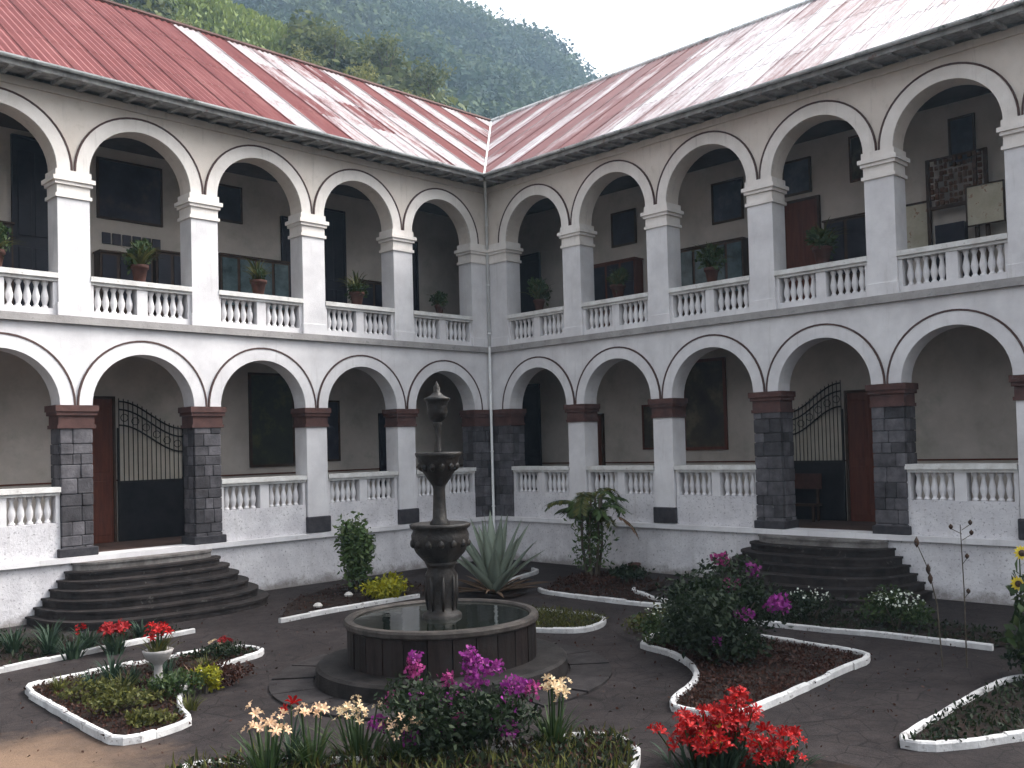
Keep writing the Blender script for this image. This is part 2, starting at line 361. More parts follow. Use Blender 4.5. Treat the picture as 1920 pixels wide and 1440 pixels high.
def facade(Mx, P, zs, zt, mt, parent, name, cw=.36):
    m = MB()
    def quad(a, b, c, d): m.add([Mx(*a), Mx(*b), Mx(*c), Mx(*d)], [(0,1,2,3)])
    for k in range(len(P)-1):
        a0, a1 = P[k]+cw, P[k+1]-cw; uc = (a0+a1)/2; hr = (a1-a0)/2
        N = 22
        pts = [(uc - hr*math.cos(math.pi*i/N), zs + hr*math.sin(math.pi*i/N)) for i in range(N+1)]
        for i in range(N):
            (u, z), (v, y) = pts[i], pts[i+1]
            for dd in (0, TH): quad((u,dd,z),(v,dd,y),(v,dd,zt),(u,dd,zt))
            quad((u,0,z),(v,0,y),(v,TH,y),(u,TH,z))
    for k in range(len(P)):
        a, b = P[k]-cw, P[k]+cw
        if k == 0: a = 0
        for dd in (0, TH): quad((a,dd,zs),(b,dd,zs),(b,dd,zt),(a,dd,zt))
        quad((a,0,zs),(b,0,zs),(b,TH,zs),(a,TH,zs))
    o = put(name, m.mesh(name, mt, fix=False), parent)
    return o
def arch_band(Mx, a0, a1, zs, parent, mt):
    """raised archivolt with the thin dark line round it as a sub-part"""
    uc = (a0+a1)/2; hr = (a1-a0)/2
    def ring(r0, r1, d0, d1, N=28):
        m = MB(); vs = []
        for i in range(N+1):
            t = math.pi*i/N; c, s = math.cos(t), math.sin(t)
            for r in (r0, r1):
                for d in (d0, d1): vs.append(Mx(uc - r*c, d, zs + r*s))
        fs = []
        for i in range(N):
            a = 4*i; b = a+4
            fs += [(a, b, b+2, a+2), (a+1, a+3, b+3, b+1), (a+2, b+2, b+3, a+3), (a, a+1, b+1, b)]
        fs += [(0,2,3,1), (4*N,4*N+1,4*N+3,4*N+2)]
        m.add(vs, fs); return m
    o = ring(hr+.0, hr+.30, -.03, .05).build('arch_band', mt, parent)
    ring(hr+.302, hr+.346, -.042, .05).build('arch_line', MT['line'], o)
    return o
def boxp(Mx, name, mt, parent, *lims, bev=0):
    m = MB()
    if isinstance(lims[0], list): lims = lims[0]
    for l in (lims if hasattr(lims[0], '__len__') else [lims]): m.box(*l, M=Mx)
    return m.build(name, mt, parent, bev=bev)

def stone_pier(Mx, u, z0, z1, hw, parent, seed, dep=.62, corner=False, left=True, right=True):
    rnd = random.Random(seed)
    core = boxp(Mx, 'pillar', MT['stonecore'], parent, u-hw+.03, u+hw-.03, .03, dep-.03, z0, z1)
    z = z0
    rz = 0 if Mx is ML else math.pi/2
    def st(u0, u1, d0, d1, za, zb):
        g = .012
        p = Mx((u0+u1)/2, (d0+d1)/2, (za+zb)/2)
        sx, sy = (u1-u0-g), (d1-d0)
        o = put('stone', STONE, core, p, (0,0,rz), (sx, sy, zb-za-g))
    row = 0
    while z < z1 - .05:
        h = rnd.choice((.24,.28,.32,.36)); h = min(h, z1-z)
        if z1-z-h < .14: h = z1-z
        n = rnd.choice((2,2,3)); cuts = [0]+sorted(rnd.uniform(.28,.72) if n==2 else (rnd.uniform(.25,.38)+.33*i) for i in range(n-1))+[1]
        for i in range(n):
            pr = rnd.uniform(0,.025)
            st(u-hw+2*hw*cuts[i], u-hw+2*hw*cuts[i+1], -pr, .11, z, z+h)
        sides = [s for s, f in ((-1, left), (1, right)) if f]
        for s in sides:
            c = rnd.uniform(.35,.65)
            for a, b in ((.12, .12+(dep-.12)*c), (.12+(dep-.12)*c, dep)):
                pr = rnd.uniform(0,.02); e = u+s*hw
                st(min(e-s*.1, e+s*pr), max(e-s*.1, e+s*pr), a+.004, b-.004, z, z+h)
        z += h; row += 1
    return core

def potted(base, label, scale=1.0, mt='leaf'):
    pass

def wing(Mx, P, side):
    nm = 'left' if side == 'L' else 'right'
    lab = {'L': 'white two-storey arcaded wing on the left with saturated red metal roof',
           'R': 'white two-storey arcaded wing on the right with pale streaked red roof'}[side]
    B = thing('arcade_building', lab, 'building', group='arcaded wings round the courtyard')
    U1 = P[-1] + .36
    lo = -TH if side == 'L' else 0.0
    e = .003 if side == 'R' else 0
    # plinth, ledge, cornice
    boxp(Mx, 'plinth_wall', MT['white_rough'], B, lo, U1, 0, TH, 0, ZL-.005)
    boxp(Mx, 'ledge', MT['white'], B, (0 if side=='L' else .10), U1, -.10, TH, ZL, ZP-.002)
    boxp(Mx, 'grey_band', MT['band'], B, (0 if side=='L' else .11), U1, -.11, TH, ZB, ZU-.002)
    facade(Mx, P, ZS1, ZB-.002, MT['white'], B, 'lower_wall', HW)
    facade(Mx, P, ZS2, ZE-.1, MT['cream'], B, 'upper_wall', HW)
    if side == 'L':   # the corner post behind the two end pillars
        boxp(Mx, 'corner_post', MT['white'], B, (-TH, -.002, .002, TH, ZP, 12.3))
    # galleries
    U0f = -2.96 if side == 'L' else -.54
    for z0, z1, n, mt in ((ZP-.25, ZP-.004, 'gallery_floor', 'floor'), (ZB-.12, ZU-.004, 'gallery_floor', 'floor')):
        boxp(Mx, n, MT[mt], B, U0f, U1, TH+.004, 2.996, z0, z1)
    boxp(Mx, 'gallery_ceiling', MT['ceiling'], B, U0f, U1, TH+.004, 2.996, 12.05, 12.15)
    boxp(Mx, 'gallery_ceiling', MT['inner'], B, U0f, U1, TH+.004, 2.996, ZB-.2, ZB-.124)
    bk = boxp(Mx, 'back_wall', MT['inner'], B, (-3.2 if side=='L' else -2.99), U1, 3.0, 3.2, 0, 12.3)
    boxp(Mx, 'skirting', MT['wood'], B, [(-2.9, U1, 2.975, 2.998, ZP+1.62, ZP+1.66)])
    # end wall and outer wall of the wing
    boxp(Mx, 'end_wall', MT['white'], B, U1+.002, U1+.3, 0, 14.2, 0, 12.3)
    boxp(Mx, 'outer_wall', MT['white'], B, -14.4+(.3 if side=='R' else 0), U1, 14.0, 14.2, 0, 12.3)
    # lower pillars
    stone = (3, 4)
    for k, u in enumerate(P):
        if k == 0:
            a = 0 if side == 'L' else .003
            p = stone_pier(Mx, (a+u+HW)/2, ZP, 4.36, (u+HW-a)/2, B, 11+(side=='R'), left=False)
            c0, c1 = a, u+HW+.10
        elif k in stone:
            p = stone_pier(Mx, u, ZP, 4.36, HW+(.03 if side=='R' else 0), B, k*7+(side=='R'))
            c0, c1 = u-HW-.12, u+HW+.12
            boxp(Mx, 'pillar_base', MT['baseblock'], p, u-HW-.08, u+HW+.08, -.07, .66, ZP, ZP+.2, bev=.015)
        else:
            p = boxp(Mx, 'pillar', MT['white'], B, u-HW+.03, u+HW-.03, .0, TH+.05, ZP, 4.36)
            boxp(Mx, 'pillar_base', MT['baseblock'], p, u-HW-.01, u+HW+.01, -.08, .2, ZP+.02, ZP+.46, bev=.02)
            c0, c1 = u-HW-.07, u+HW+.07
        q = boxp(Mx, 'capital', MT['redcap'], p, (c0+(.05 if k else 0), c1-.05, -.04, TH+.06, 4.36, 4.44), (c0+(.08 if k else 0), c1-.08, -.02, TH+.05, 4.441, 4.66),
                 (c0+(.03 if k else 0), c1-.03, -.06, TH+.07, 4.661, 4.75), (c0, c1, -.09, TH+.09, 4.751, 4.895))
        # upper pillar
        a, b = (u-HW, u+HW) if k else ((0 if side=='L' else .003), u+HW)
        up = boxp(Mx, 'pillar', MT['white'], B, a, b, -.02, TH+.05, ZU, 9.72)
        f = 0 if k == 0 else 1
        boxp(Mx, 'pillar_base', MT['white'], up, a-.03*f, b+.03, -.05, TH, ZU+.001, ZU+.30, bev=.01)
        boxp(Mx, 'capital', MT['cream_light'], up, (a-.05*f, b+.05, -.06, TH+.09, 9.72, 9.80), (a-.01*f, b+.01, -.03, TH+.06, 9.801, 10.02),
             (a-.06*f, b+.06, -.08, TH+.1, 10.021, 10.10), (a-.11*f, b+.11, -.12, TH+.13, 10.101, 10.20), (a-.04*f, b+.04, -.05, TH+.07, 10.201, 10.365))
    # arches and balustrades
    rz = 0 if side == 'L' else math.pi/2
    for k in range(len(P)-1):
        a0, a1 = P[k]+HW, P[k+1]-HW
        arch_band(Mx, a0, a1, ZS1, B, MT['white']); arch_band(Mx, a0, a1, ZS2, B, MT['cream_light'])
        for fl in (0, 1):
            if fl == 0 and k == 3: continue
            zb, z1 = (ZP, 2.20) if fl == 0 else (ZU, 7.12)
            dz = .06 if fl == 0 else .04
            r0, r1 = (a0+.002, a1-.002)
            bal = boxp(Mx, 'balustrade', MT['white_rough' if fl == 0 else 'white'], B, r0, r1, dz, dz+.30, zb, z1)
            zr = z1+.63
            boxp(Mx, 'handrail', MT['rail'], bal, (r0, r1, dz-.02, dz+.32, zr+.001, zr+.07), (r0, r1, dz-.08, dz+.38, zr+.071, zr+.19))
            uc = (a0+a1)/2
            boxp(Mx, 'post', MT['white'], bal, [(uc-.13, uc+.13, dz+.01, dz+.29, z1+.001, zr)])
            for s in (-1, 1):
                e0 = uc+s*.13; e1 = (a1 if s > 0 else a0)
                boxp(Mx, 'end_post', MT['white'], bal, [(min(e1-s*.09, e1-s*.002), max(e1-s*.09, e1-s*.002), dz+.01, dz+.29, z1+.001, zr)])
                L_ = abs(e1-e0)-.09; n = 5
                for i in range(n):
                    q = e0+s*L_*(i+.75)/(n+.5)
                    put('baluster', BAL, bal, Mx(q, dz+.15, z1+.001), (0,0,rz+random.uniform(-.2,.2)), (1.3,1.3,1))
    # ---------------- roof
    ea, ez, ra, rz_ = -.80, 12.42, 6.8, 17.85
    SL = math.hypot(ra-ea, rz_-ez); dy, dzz = (ra-ea)/SL, (rz_-ez)/SL
    def RP(u, t, n=0): return Mx(u, ea+dy*t - dzz*n, ez+dzz*t + dy*n)
    roof = MB(); ext = U1+.6   # rear slope and base deck just under the sheets
    roof.add([RP(ext,0,-.05), RP(.8,0,-.05), RP(-6.8,SL,-.05), RP(ext,SL,-.05)], [(0,1,2,3)])
    roof.add([RP(ext,SL,-.05), RP(-6.8,SL,-.05), Mx(-14.6,14.6,12.3), Mx(ext,14.6,12.3)], [(0,1,2,3)])
    ro = put('roof', roof.mesh('roof', MT['eave'], fix=False), B)
    W = .95; rows = 4; rl = SL/rows; NW = 20
    full = None; c0 = -7.6; ncol = int((ext-c0)/W)+1
    rr = random.Random(5 if side=='L' else 9)
    mt = MT['roofL' if side=='L' else 'roofR']
    def sheet(u0, t0, clip):
        vs = []; 
        for j, t in enumerate((t0, t0+rl+.06)):
            lift = .007 if j == 0 else .0
            for i in range(NW+1):
                u = u0 + (W+.04)*i/NW
                vs.append((u, t, lift + .02*math.cos(i*math.pi/2)))
        return vs
    for cidx in range(ncol):
        u0 = c0 + cidx*W
        base = rr.random()
        if side == 'L':
            if u0 > 7.2: cw_ = .02
            elif u0 > 6.2: cw_ = .62
            elif u0 > 5.2: cw_ = .05
            elif u0 > 1.5: cw_ = .22 + .34*base
            else: cw_ = (.05, .5, .2, .42)[cidx % 4]
        else:
            if u0 < 4: cw_ = (.1, .46, .05, .30)[cidx % 4]
            else: cw_ = .14 + .34*base + min(.26, (u0-4)*.026)  # paler away from the corner: worn paint plus glare painted into the colour
        for r_ in range(rows):
            t0 = r_*rl
            ub = .8 - t0*dy        # valley: u at height t (u = -(d))
            wear_glare = cw_ + rr.uniform(-.07,.08) + (.1 if (side=='L' and r_==0 and u0<5) else 0)
            if side == 'L' and u0 > 7.2: wear_glare = rr.uniform(-.05,.06)
            # valley limit in (u,t): u >= -(ea+dy*t)
            lim0 = -(ea+dy*t0); lim1 = -(ea+dy*(t0+rl))
            if u0+W < min(lim0, lim1): continue
            vs = sheet(u0, t0, False)
            bm = bmesh.new(); bv = [bm.verts.new(v) for v in vs]
            for i in range(NW): bm.faces.new((bv[i], bv[i+1], bv[NW+2+i], bv[NW+1+i]))
            if u0 < max(lim0, lim1)+.1:
                # keep u + dy*t + ea >= 0
                bmesh.ops.bisect_plane(bm, geom=bm.verts[:]+bm.edges[:]+bm.faces[:], plane_co=(-ea,0,0), plane_no=(1,dy,0), clear_inner=True)
                me = bpy.data.meshes.new('roof_sheet')
                for v in bm.verts: v.co = RP(*v.co)
                if not bm.faces: bm.free(); continue
                bm.to_mesh(me); me.materials.append(mt); o = put('roof_sheet', me, ro)
            else:
                if full is None:
                    full = bpy.data.meshes.new('roof_sheet')
                    for v in bm.verts: v.co = Vector(RP(*v.co)) - Vector(RP(u0, t0))
                    bm.to_mesh(full); full.materials.append(mt)
                o = put('roof_sheet', full, ro, RP(u0, t0))
            bm.free()
            o.color = (max(0, wear_glare), 0, 0, 1)
    if side == 'L':
        m = MB(); m.tube([(.8-1.6-.02, -.82, 12.40), (6.8, 6.8, 17.86)], .05, 6); m.build('valley_flashing', MT['gutter'], ro)
    m = MB(); m.tube([RP(-6.8, SL, .02), RP(ext, SL, .02)], .09, 6); m.build('ridge_cap', MT['gutter'] if side=='R' else MT['redcap'], ro)
    # eave: gutter, soffit, rafters
    m = MB()
    prof = [(-.075*math.cos(a)*1.0, -.075*math.sin(a)*.8+.02) for a in [math.pi*i/6 for i in range(7)]]
    a_u = .84
    seg = []
    for u in (a_u, ext):
        for (x, z) in prof: seg.append(Mx(u, -.88+x, 12.40+z))
    m.add(seg, [(i, i+1, 8+i, 7+i) for i in range(6)])
    m.build('gutter', MT['gutter'], ro, fix=False)
    m = MB(); m.box(.84, ext, -.80, -.77, 12.25, 12.37, M=Mx); m.build('fascia', MT['eave'], ro)
    m = MB(); vs = [Mx(.0,-.0,12.36), Mx(ext,-.0,12.36), Mx(ext,-.77,12.27), Mx(.77,-.77,12.27), Mx(.0,-.0,12.40), Mx(ext,-.0,12.40), Mx(ext,-.77,12.31), Mx(.77,-.77,12.31)]
    m.add(vs, [(0,1,2,3),(4,5,6,7),(0,1,5,4),(1,2,6,5),(2,3,7,6),(3,0,4,7)]); m.build('soffit', MT['eave'], ro)
    rf = MB(); rf.add([(-.05,-.77,-.07),(.05,-.77,-.07),(.05,0,-.03),(-.05,0,-.03),(-.05,-.77,0),(.05,-.77,0),(.05,0,.06),(-.05,0,.06)], [(0,1,2,3),(4,5,6,7),(0,1,5,4),(1,2,6,5),(2,3,7,6),(3,0,4,7)])
    if side == 'R':
        rf.v = [(d, -u, z) for (u, d, z) in rf.v]
    rme = rf.mesh('rafter_tail', MT['eave'])
    u = .95
    while u < ext:
        put('rafter_tail', rme, ro, Mx(u, 0, 12.29)); u += .55
    boxp(Mx, 'cornice', MT['cream'], B, (.0 if side=='L' else .06), U1, -.06, .0, 12.10, 12.26)
    return B
BL = wing(ML, PL, 'L'); BR = wing(MR, PR, 'R')

# downpipe at the inner corner
dp = thing('downpipe', 'white downpipe running down the inner corner of the courtyard', 'pipe', (-.09, -.09, 0))
m = MB(); m.tube([(-.55,-.55,12.36), (-.3,-.3,12.2), (0,0,11.9), (0,0,6.98)], .045, 8); m.build('upper_pipe', MT['metalwhite'], dp, smooth=True)
m = MB(); m.tube([(-.02,-.02,6.975), (-.06,-.06,6.8), (-.06,-.06,.5), (-.15,-.15,.2)], .045, 8); m.build('lower_pipe', MT['metalwhite'], dp, smooth=True)
for z in (11, 9, 7.4, 5.5, 3.5, 1.7):
    m = MB(); m.lathe([(.06,z),(.06,z+.05)], 8, c=((-.06,-.06) if z < 6.9 else (0,0))); m.build('clamp', MT['metalwhite'], dp)

# ------------------------------------------------------------------ things in the galleries (wing frame: u, z on the back wall)
def frame_pic(Mx, u0, u1, z0, z1, label, cat, cmat, fmat='darkwood', name='painting', fw=.06, d=2.995, group='paintings on the gallery walls'):
    uc, zc = (u0+u1)/2, z0
    o = thing(name, label, cat, Mx(uc, d, z0), group)
    base = Vector(Mx(uc, d, z0))
    def loc(u, dd, z): return tuple(Vector(Mx(u, dd, z)) - base)
    m = MB(); m.box(u0+fw, u1-fw, d-.03, d-.001, z0+fw, z1-fw, M=loc); m.build('canvas', MT[cmat], o)
    m = MB(); 
    m.box(u0, u1, d-.06, d-.001, z0, z0+fw, M=loc); m.box(u0, u1, d-.06, d-.001, z1-fw, z1, M=loc)
    m.box(u0, u0+fw, d-.06, d-.001, z0+fw+.001, z1-fw-.001, M=loc); m.box(u1-fw, u1, d-.06, d-.001, z0+fw+.001, z1-fw-.001, M=loc)
    m.build('frame', MT[fmat], o); return o
frame_pic(ML, 9.7, 11.5, 10.1, 11.75, 'large dark painting on the upper left gallery wall behind the third arch', 'painting', 'canvas_dark')
frame_pic(ML, 7.25, 8.1, 10.55, 11.65, 'smaller dark painting on the upper left gallery wall in the arch with the teal cabinets', 'painting', 'canvas_dark')
frame_pic(ML, 5.6, 7.15, 3.25, 6.1, 'tall dark green painting on the lower left gallery wall', 'painting', 'canvas_green', fw=.08)
frame_pic(ML, 3.95, 4.5, 3.35, 5.3, 'narrow dark painting beside a white pillar on the lower left gallery wall', 'painting', 'canvas_dark')
frame_pic(MR, 2.93, 3.97, 10.2, 11.35, 'small dark painting nearest the corner on the upper right gallery wall', 'painting', 'canvas_dark')
frame_pic(MR, 6.9, 8.0, 10.25, 11.5, 'dark square picture above the green display case on the upper right wall', 'painting', 'canvas_blue')
frame_pic(MR, 9.3, 10.2, 10.6, 11.6, 'dark picture hanging above the reddish upper right door', 'painting', 'canvas_blue')
frame_pic(MR, 11.35, 11.85, 10.6, 11.85, 'narrow ornate dark picture partly hidden by an upper right pillar', 'painting', 'canvas_brown', 'carved')
frame_pic(MR, 14.0, 14.65, 10.45, 11.65, 'upright blue-grey picture above the carved screen', 'painting', 'canvas_blue')
frame_pic(MR, 3.99, 4.5, 3.45, 4.9, 'small picture with brown frame on the lower right wall near a white pillar', 'painting', 'canvas_brown', 'wood')
frame_pic(MR, 5.6, 7.2, 3.4, 6.2, 'tall landscape painting in brown frame on the lower right gallery wall', 'painting', 'canvas_brown', 'wood', fw=.1)

def door(Mx, u0, u1, z0, z1, label, mt='wood', d=2.99, group='doors in the gallery walls', name='door'):
    uc = (u0+u1)/2; base = Vector(Mx(uc, d, z0)); o = thing(name, label, 'door', base, group)
    def loc(u, dd, z): return tuple(Vector(Mx(u, dd, z)) - base)
    h = z1-z0
    m = MB(); m.box(u0+.07, u1-.07, d-.06, d-.001, z0, z1-.07, M=loc); leaf = m.build('door_leaf', MT[mt], o)
    for (a, b) in ((.05,.42), (.48,.92)):
        for (p, q) in ((u0+.14, uc-.04), (uc+.04, u1-.14)):
            m = MB(); m.box(p, q, d-.08, d-.061, z0+h*a, z0+h*b, M=loc); m.build('door_panel', MT[mt], leaf, bev=.008)
    m = MB(); m.box(u0, u0+.068, d-.1, d-.001, z0, z1, M=loc); m.box(u1-.068, u1, d-.1, d-.001, z0, z1, M=loc); m.box(u0+.07, u1-.07, d-.1, d-.001, z1-.068, z1, M=loc)
    m.build('door_frame', MT['darkwood' if mt != 'dusk' else 'dusk'], o); return o
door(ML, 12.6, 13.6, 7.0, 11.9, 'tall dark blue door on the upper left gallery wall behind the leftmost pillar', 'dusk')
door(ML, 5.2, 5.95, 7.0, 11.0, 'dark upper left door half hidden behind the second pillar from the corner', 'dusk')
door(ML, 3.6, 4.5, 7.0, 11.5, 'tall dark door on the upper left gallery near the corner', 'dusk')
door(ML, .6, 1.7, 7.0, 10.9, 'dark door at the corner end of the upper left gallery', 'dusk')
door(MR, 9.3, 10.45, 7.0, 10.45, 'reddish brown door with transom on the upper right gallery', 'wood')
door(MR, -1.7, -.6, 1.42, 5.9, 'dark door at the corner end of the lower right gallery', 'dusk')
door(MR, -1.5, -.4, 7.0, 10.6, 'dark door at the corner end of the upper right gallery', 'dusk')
door(MR, 1.9, 2.36, 1.42, 4.7, 'narrow brown door post behind the second lower right arch', 'wood')
door(ML, 1.2, 2.4, 1.42, 4.9, 'dark door in the lower left gallery behind the fountain top', 'dusk')

def gate(Mx, u0, u1, z0, zm, zt, label, rise, d=2.9):
    """iron gate with solid lower panel, bars and two sweeping rails"""
    uc = (u0+u1)/2; base = Vector(Mx(uc, d, z0)); o = thing('iron_gate', label, 'gate', base, 'iron gates in the entrance arches')
    def loc(u, dd, z): return tuple(Vector(Mx(u, dd, z)) - base)
    m = MB(); m.box(u0, u1, d, d+.03, z0, zm, M=loc); m.build('lower_panel', MT['black'], o)
    m = MB(); m.box(u0+.01, u1-.01, d+.07, d+.09, zm-.1, zt+.1, M=loc); m.build('pale_backing', MT['plaster_pale'], o)
    m = MB(); m.box(u0-.05, u0, d-.02, d+.04, z0, zt+.25, M=loc); m.box(u1, u1+.05, d-.02, d+.04, z0, zt+.25, M=loc); m.box(u0, u1, d-.01, d+.035, zm+.001, zm+.05, M=loc)
    m.build('gate_frame', MT['iron'], o)
    def top(t): return zt - rise*(0.5-0.5*math.cos(math.pi*t))
    n = 14
    for i in range(n+1):
        t = i/n; u = u0+(u1-u0)*t
        b = MB(); b.tube([loc(u, d+.015, zm+.05), loc(u, d+.015, top(t)+.30)], .013, 5); b.build('bar', MT['iron'], o)
    for off in (0, -.42, .22):
        b = MB(); b.tube([loc(u0+(u1-u0)*i/12, d+.015, top(i/12)+off) for i in range(13)], .022, 6); b.build('curved_rail', MT['iron'], o)
    for i in range(6):
        t = (i+.5)/6; u = u0+(u1-u0)*t; z = top(t)-.21
        b = MB(); b.tube([loc(u+.1*math.cos(a), d+.015, z+.1*math.sin(a)) for a in [k*math.pi/5 for k in range(11)]], .011, 5, cap=False); b.build('scroll', MT['iron'], o)
gate(ML, 9.25, 11.02, ZP, 2.97, 4.2, 'black iron gate with sweeping top in the left entrance arch', -.75)
gate(MR, 9.25, 10.88, ZP, 3.0, 4.2, 'black iron gate with sweeping top in the right entrance arch', -.75)
door(ML, 11.12, 12.7, ZP, 5.3, 'red-brown wooden door beside the gate in the left entrance arch')
door(MR, 10.98, 12.2, ZP, 4.95, 'red-brown wooden door beside the gate in the right entrance arch')
# wooden bench behind the right gate
bn = thing('bench', 'orange-brown wooden bench in front of the right iron gate', 'bench', MR(9.85, 2.4, ZP))
m = MB(); m.box(-.18,.18,-.55,.55,.42,.48); m.build('seat', MT['darkwood'], bn)
m = MB(); m.box(.15,.2,-.55,.55,.88,1.3); m.build('backrest', MT['terracotta'], bn)
for x in (-.14,.14):
    for y in (-.45,.45):
        m = MB(); m.box(x-.03,x+.03,y-.03,y+.03,0,.42 if x < 0 else .88); m.build('leg', MT['darkwood'], bn)

def cabinet(Mx, u0, u1, z0, z1, label, gm='glass', n=3, d0=2.5, d1=2.95, fm='darkwood'):
    uc = (u0+u1)/2; base = Vector(Mx(uc, d1, z0)); o = thing('display_cabinet', label, 'cabinet', base, 'display cabinets in the upper galleries')
    def loc(u, dd, z): return tuple(Vector(Mx(u, dd, z)) - base)
    m = MB(); m.box(u0, u1, d0+.03, d1, z0, z1, M=loc); m.build('case', MT[fm], o)
    w_ = (u1-u0)/n
    for i in range(n):
        m = MB(); m.box(u0+w_*i+.05, u0+w_*(i+1)-.05, d0+.005, d0+.029, z0+(z1-z0)*.42, z1-.07, M=loc); m.build('pane', MT[gm], o)
    m = MB(); m.box(u0-.03, u1+.03, d0-.02, d1+.01, z1+.001, z1+.05, M=loc); m.build('top', MT[fm], o)
    return o
cabinet(ML, 5.95, 8.2, ZU, 9.45, 'pale teal glass cabinets behind the second upper left arch', 'glass', 4)
cabinet(ML, 9.2, 10.1, ZU, 9.3, 'dark cabinet right of the potted plant in the third upper left arch', 'dusk', 2)
cabinet(ML, 10.2, 11.6, ZU, 9.1, 'dark low cabinet left of the potted plant in the third upper left arch', 'dusk', 3)
cabinet(ML, 2.2, 3.4, ZU, 9.2, 'dark cabinet near the corner of the upper left gallery', 'dusk', 2)
cabinet(ML, 13.7, 16.2, ZU, 9.5, 'long dark cabinet in the leftmost upper arch', 'dusk', 4)
cabinet(MR, 2.4, 4.2, ZU, 9.6, 'dark red cabinet in the second upper right arch', 'dusk', 3, fm='wood')
cabinet(MR, 5.9, 8.2, ZU, 9.55, 'dark green glass display case in the third upper right arch', 'glass', 4)
cabinet(MR, 10.75, 12.0, ZU, 9.55, 'dark display case beside the reddish upper right door', 'dusk', 2)
for (a, b, dz, lb) in ((9.75, 11.4, 9.75, 'row of small dark framed pictures below the large upper left painting'),):
    o = thing('picture_strip', lb, 'pictures', ML((a+b)/2, 2.99, dz)); base = Vector(ML((a+b)/2, 2.99, dz))
    for k in range(6):
        u = a+(b-a)*(k+.5)/6
        m = MB(); m.box(u-.11, u+.11, 2.95, 2.989, dz-.32, dz-.02, M=lambda x, y, z: tuple(Vector(ML(x, y, z))-base)); m.build('picture', MT['canvas_dark'], o)
# carved screen, posters and desk in the fifth upper right arch
def screen():
    u0, u1, z0, z1, d = 13.55, 14.95, 9.45, 10.65, 2.7
    base = Vector(MR(14.2, d, ZU)); o = thing('carved_screen', 'ornate carved brown wooden screen in the rightmost upper arch', 'screen', base)
    def loc(u, dd, z): return tuple(Vector(MR(u, dd, z)) - base)
    for u in (u0, (u0+u1)/2+.45, u1):
        m = MB(); m.box(u-.045, u+.045, d-.04, d+.04, ZU, z1, M=loc); m.build('post', MT['darkwood'], o)
    nx, nz = 11, 8
    for i in range(nx):
        for j in range(nz):
            if (i*3+j*5) % 7 == 0: continue
            a = u0+.06+(u1-u0-.12)*i/nx; b = z0+(z1-z0)*j/nz; r1 = random.uniform(.06,.11)
            m = MB(); m.box(a, a+r1, d-.03-random.uniform(0,.03), d+.02, b, b+random.uniform(.08,.14), M=loc); m.build('carving', MT['carved'], o, bev=.01)
    for (p, q) in ((z0-.1, z0-.01), (z1-.05, z1)):
        m = MB(); m.box(u0, u1, d-.02, d+.03, p, q, M=loc); m.build('rail', MT['darkwood'], o)
screen()
frame_pic(MR, 12.72, 13.5, 8.3, 9.7, 'cream wall poster with brown frame left of the carved screen', 'poster', 'poster', 'darkwood', 'poster', .05, group='posters in the upper right gallery')
frame_pic(MR, 14.5, 15.4, 8.75, 9.75, 'pale cream poster low beside the right end of the carved screen', 'poster', 'poster', 'darkwood', 'poster', .03, d=2.6, group='posters in the upper right gallery')
dk = thing('desk', 'dark desk under the carved screen in the upper right gallery', 'desk', MR(14.2, 2.3, ZU))
m = MB(); m.box(-.3,.3,-.55,.55,.72,.78); m.build('desk_top', MT['darkwood'], dk)
m = MB(); m.box(-.2,.25,-.5,-.1,.05,.719); m.box(-.2,.25,.1,.5,.05,.719); m.build('drawers', MT['dusk'], dk)
m = MB(); m.box(-.05,.2,-.35,.35,.781,1.9); m.build('bookcase', MT['dusk'], dk)

# ------------------------------------------------------------------ steps
def steps(Mx, uc, label):
    base = Vector(Mx(uc, 0, 0)); o = thing('entrance_steps', label, 'steps', base, 'round entrance steps')
    n = 7; h = 1.27/n
    for i in range(n):
        hw = 1.66 + .165*(n-1-i); dp_ = .55 + .35*(n-1-i); z0, z1 = h*i, h*(i+1)
        pts = []
        N = 26
        for k in range(N+1):
            t = math.pi*k/N; c, s_ = math.cos(t), math.sin(t)
            e_ = 2/2.7
            pts.append((uc + hw*math.copysign(abs(c)**e_, c), -.002 - dp_*abs(s_)**e_))
        m = MB()
        for (za, zb, off) in ((z0 if i else .004, z1-.05, .0), (z1-.05, z1, .03)):
            vs = []
            for z in (za, zb):
                for (u, d) in pts: vs.append(tuple(Vector(Mx(uc+(u-uc)*(1+off/hw), d*(1+off/dp_), z))-base))
            K = len(pts)
            m.add(vs, [tuple(range(K)), tuple(range(K, 2*K))] + [(k, k+1, K+k+1, K+k) for k in range(K-1)] + [(K-1, 0, K, 2*K-1)])
        m.build('step', MT['landing'] if i == n-1 else MT['step'], o)
    return o
steps(ML, 11.65, 'dark curved stone steps up to the left entrance arch')
steps(MR, 11.7, 'dark curved stone steps up to the right entrance arch')

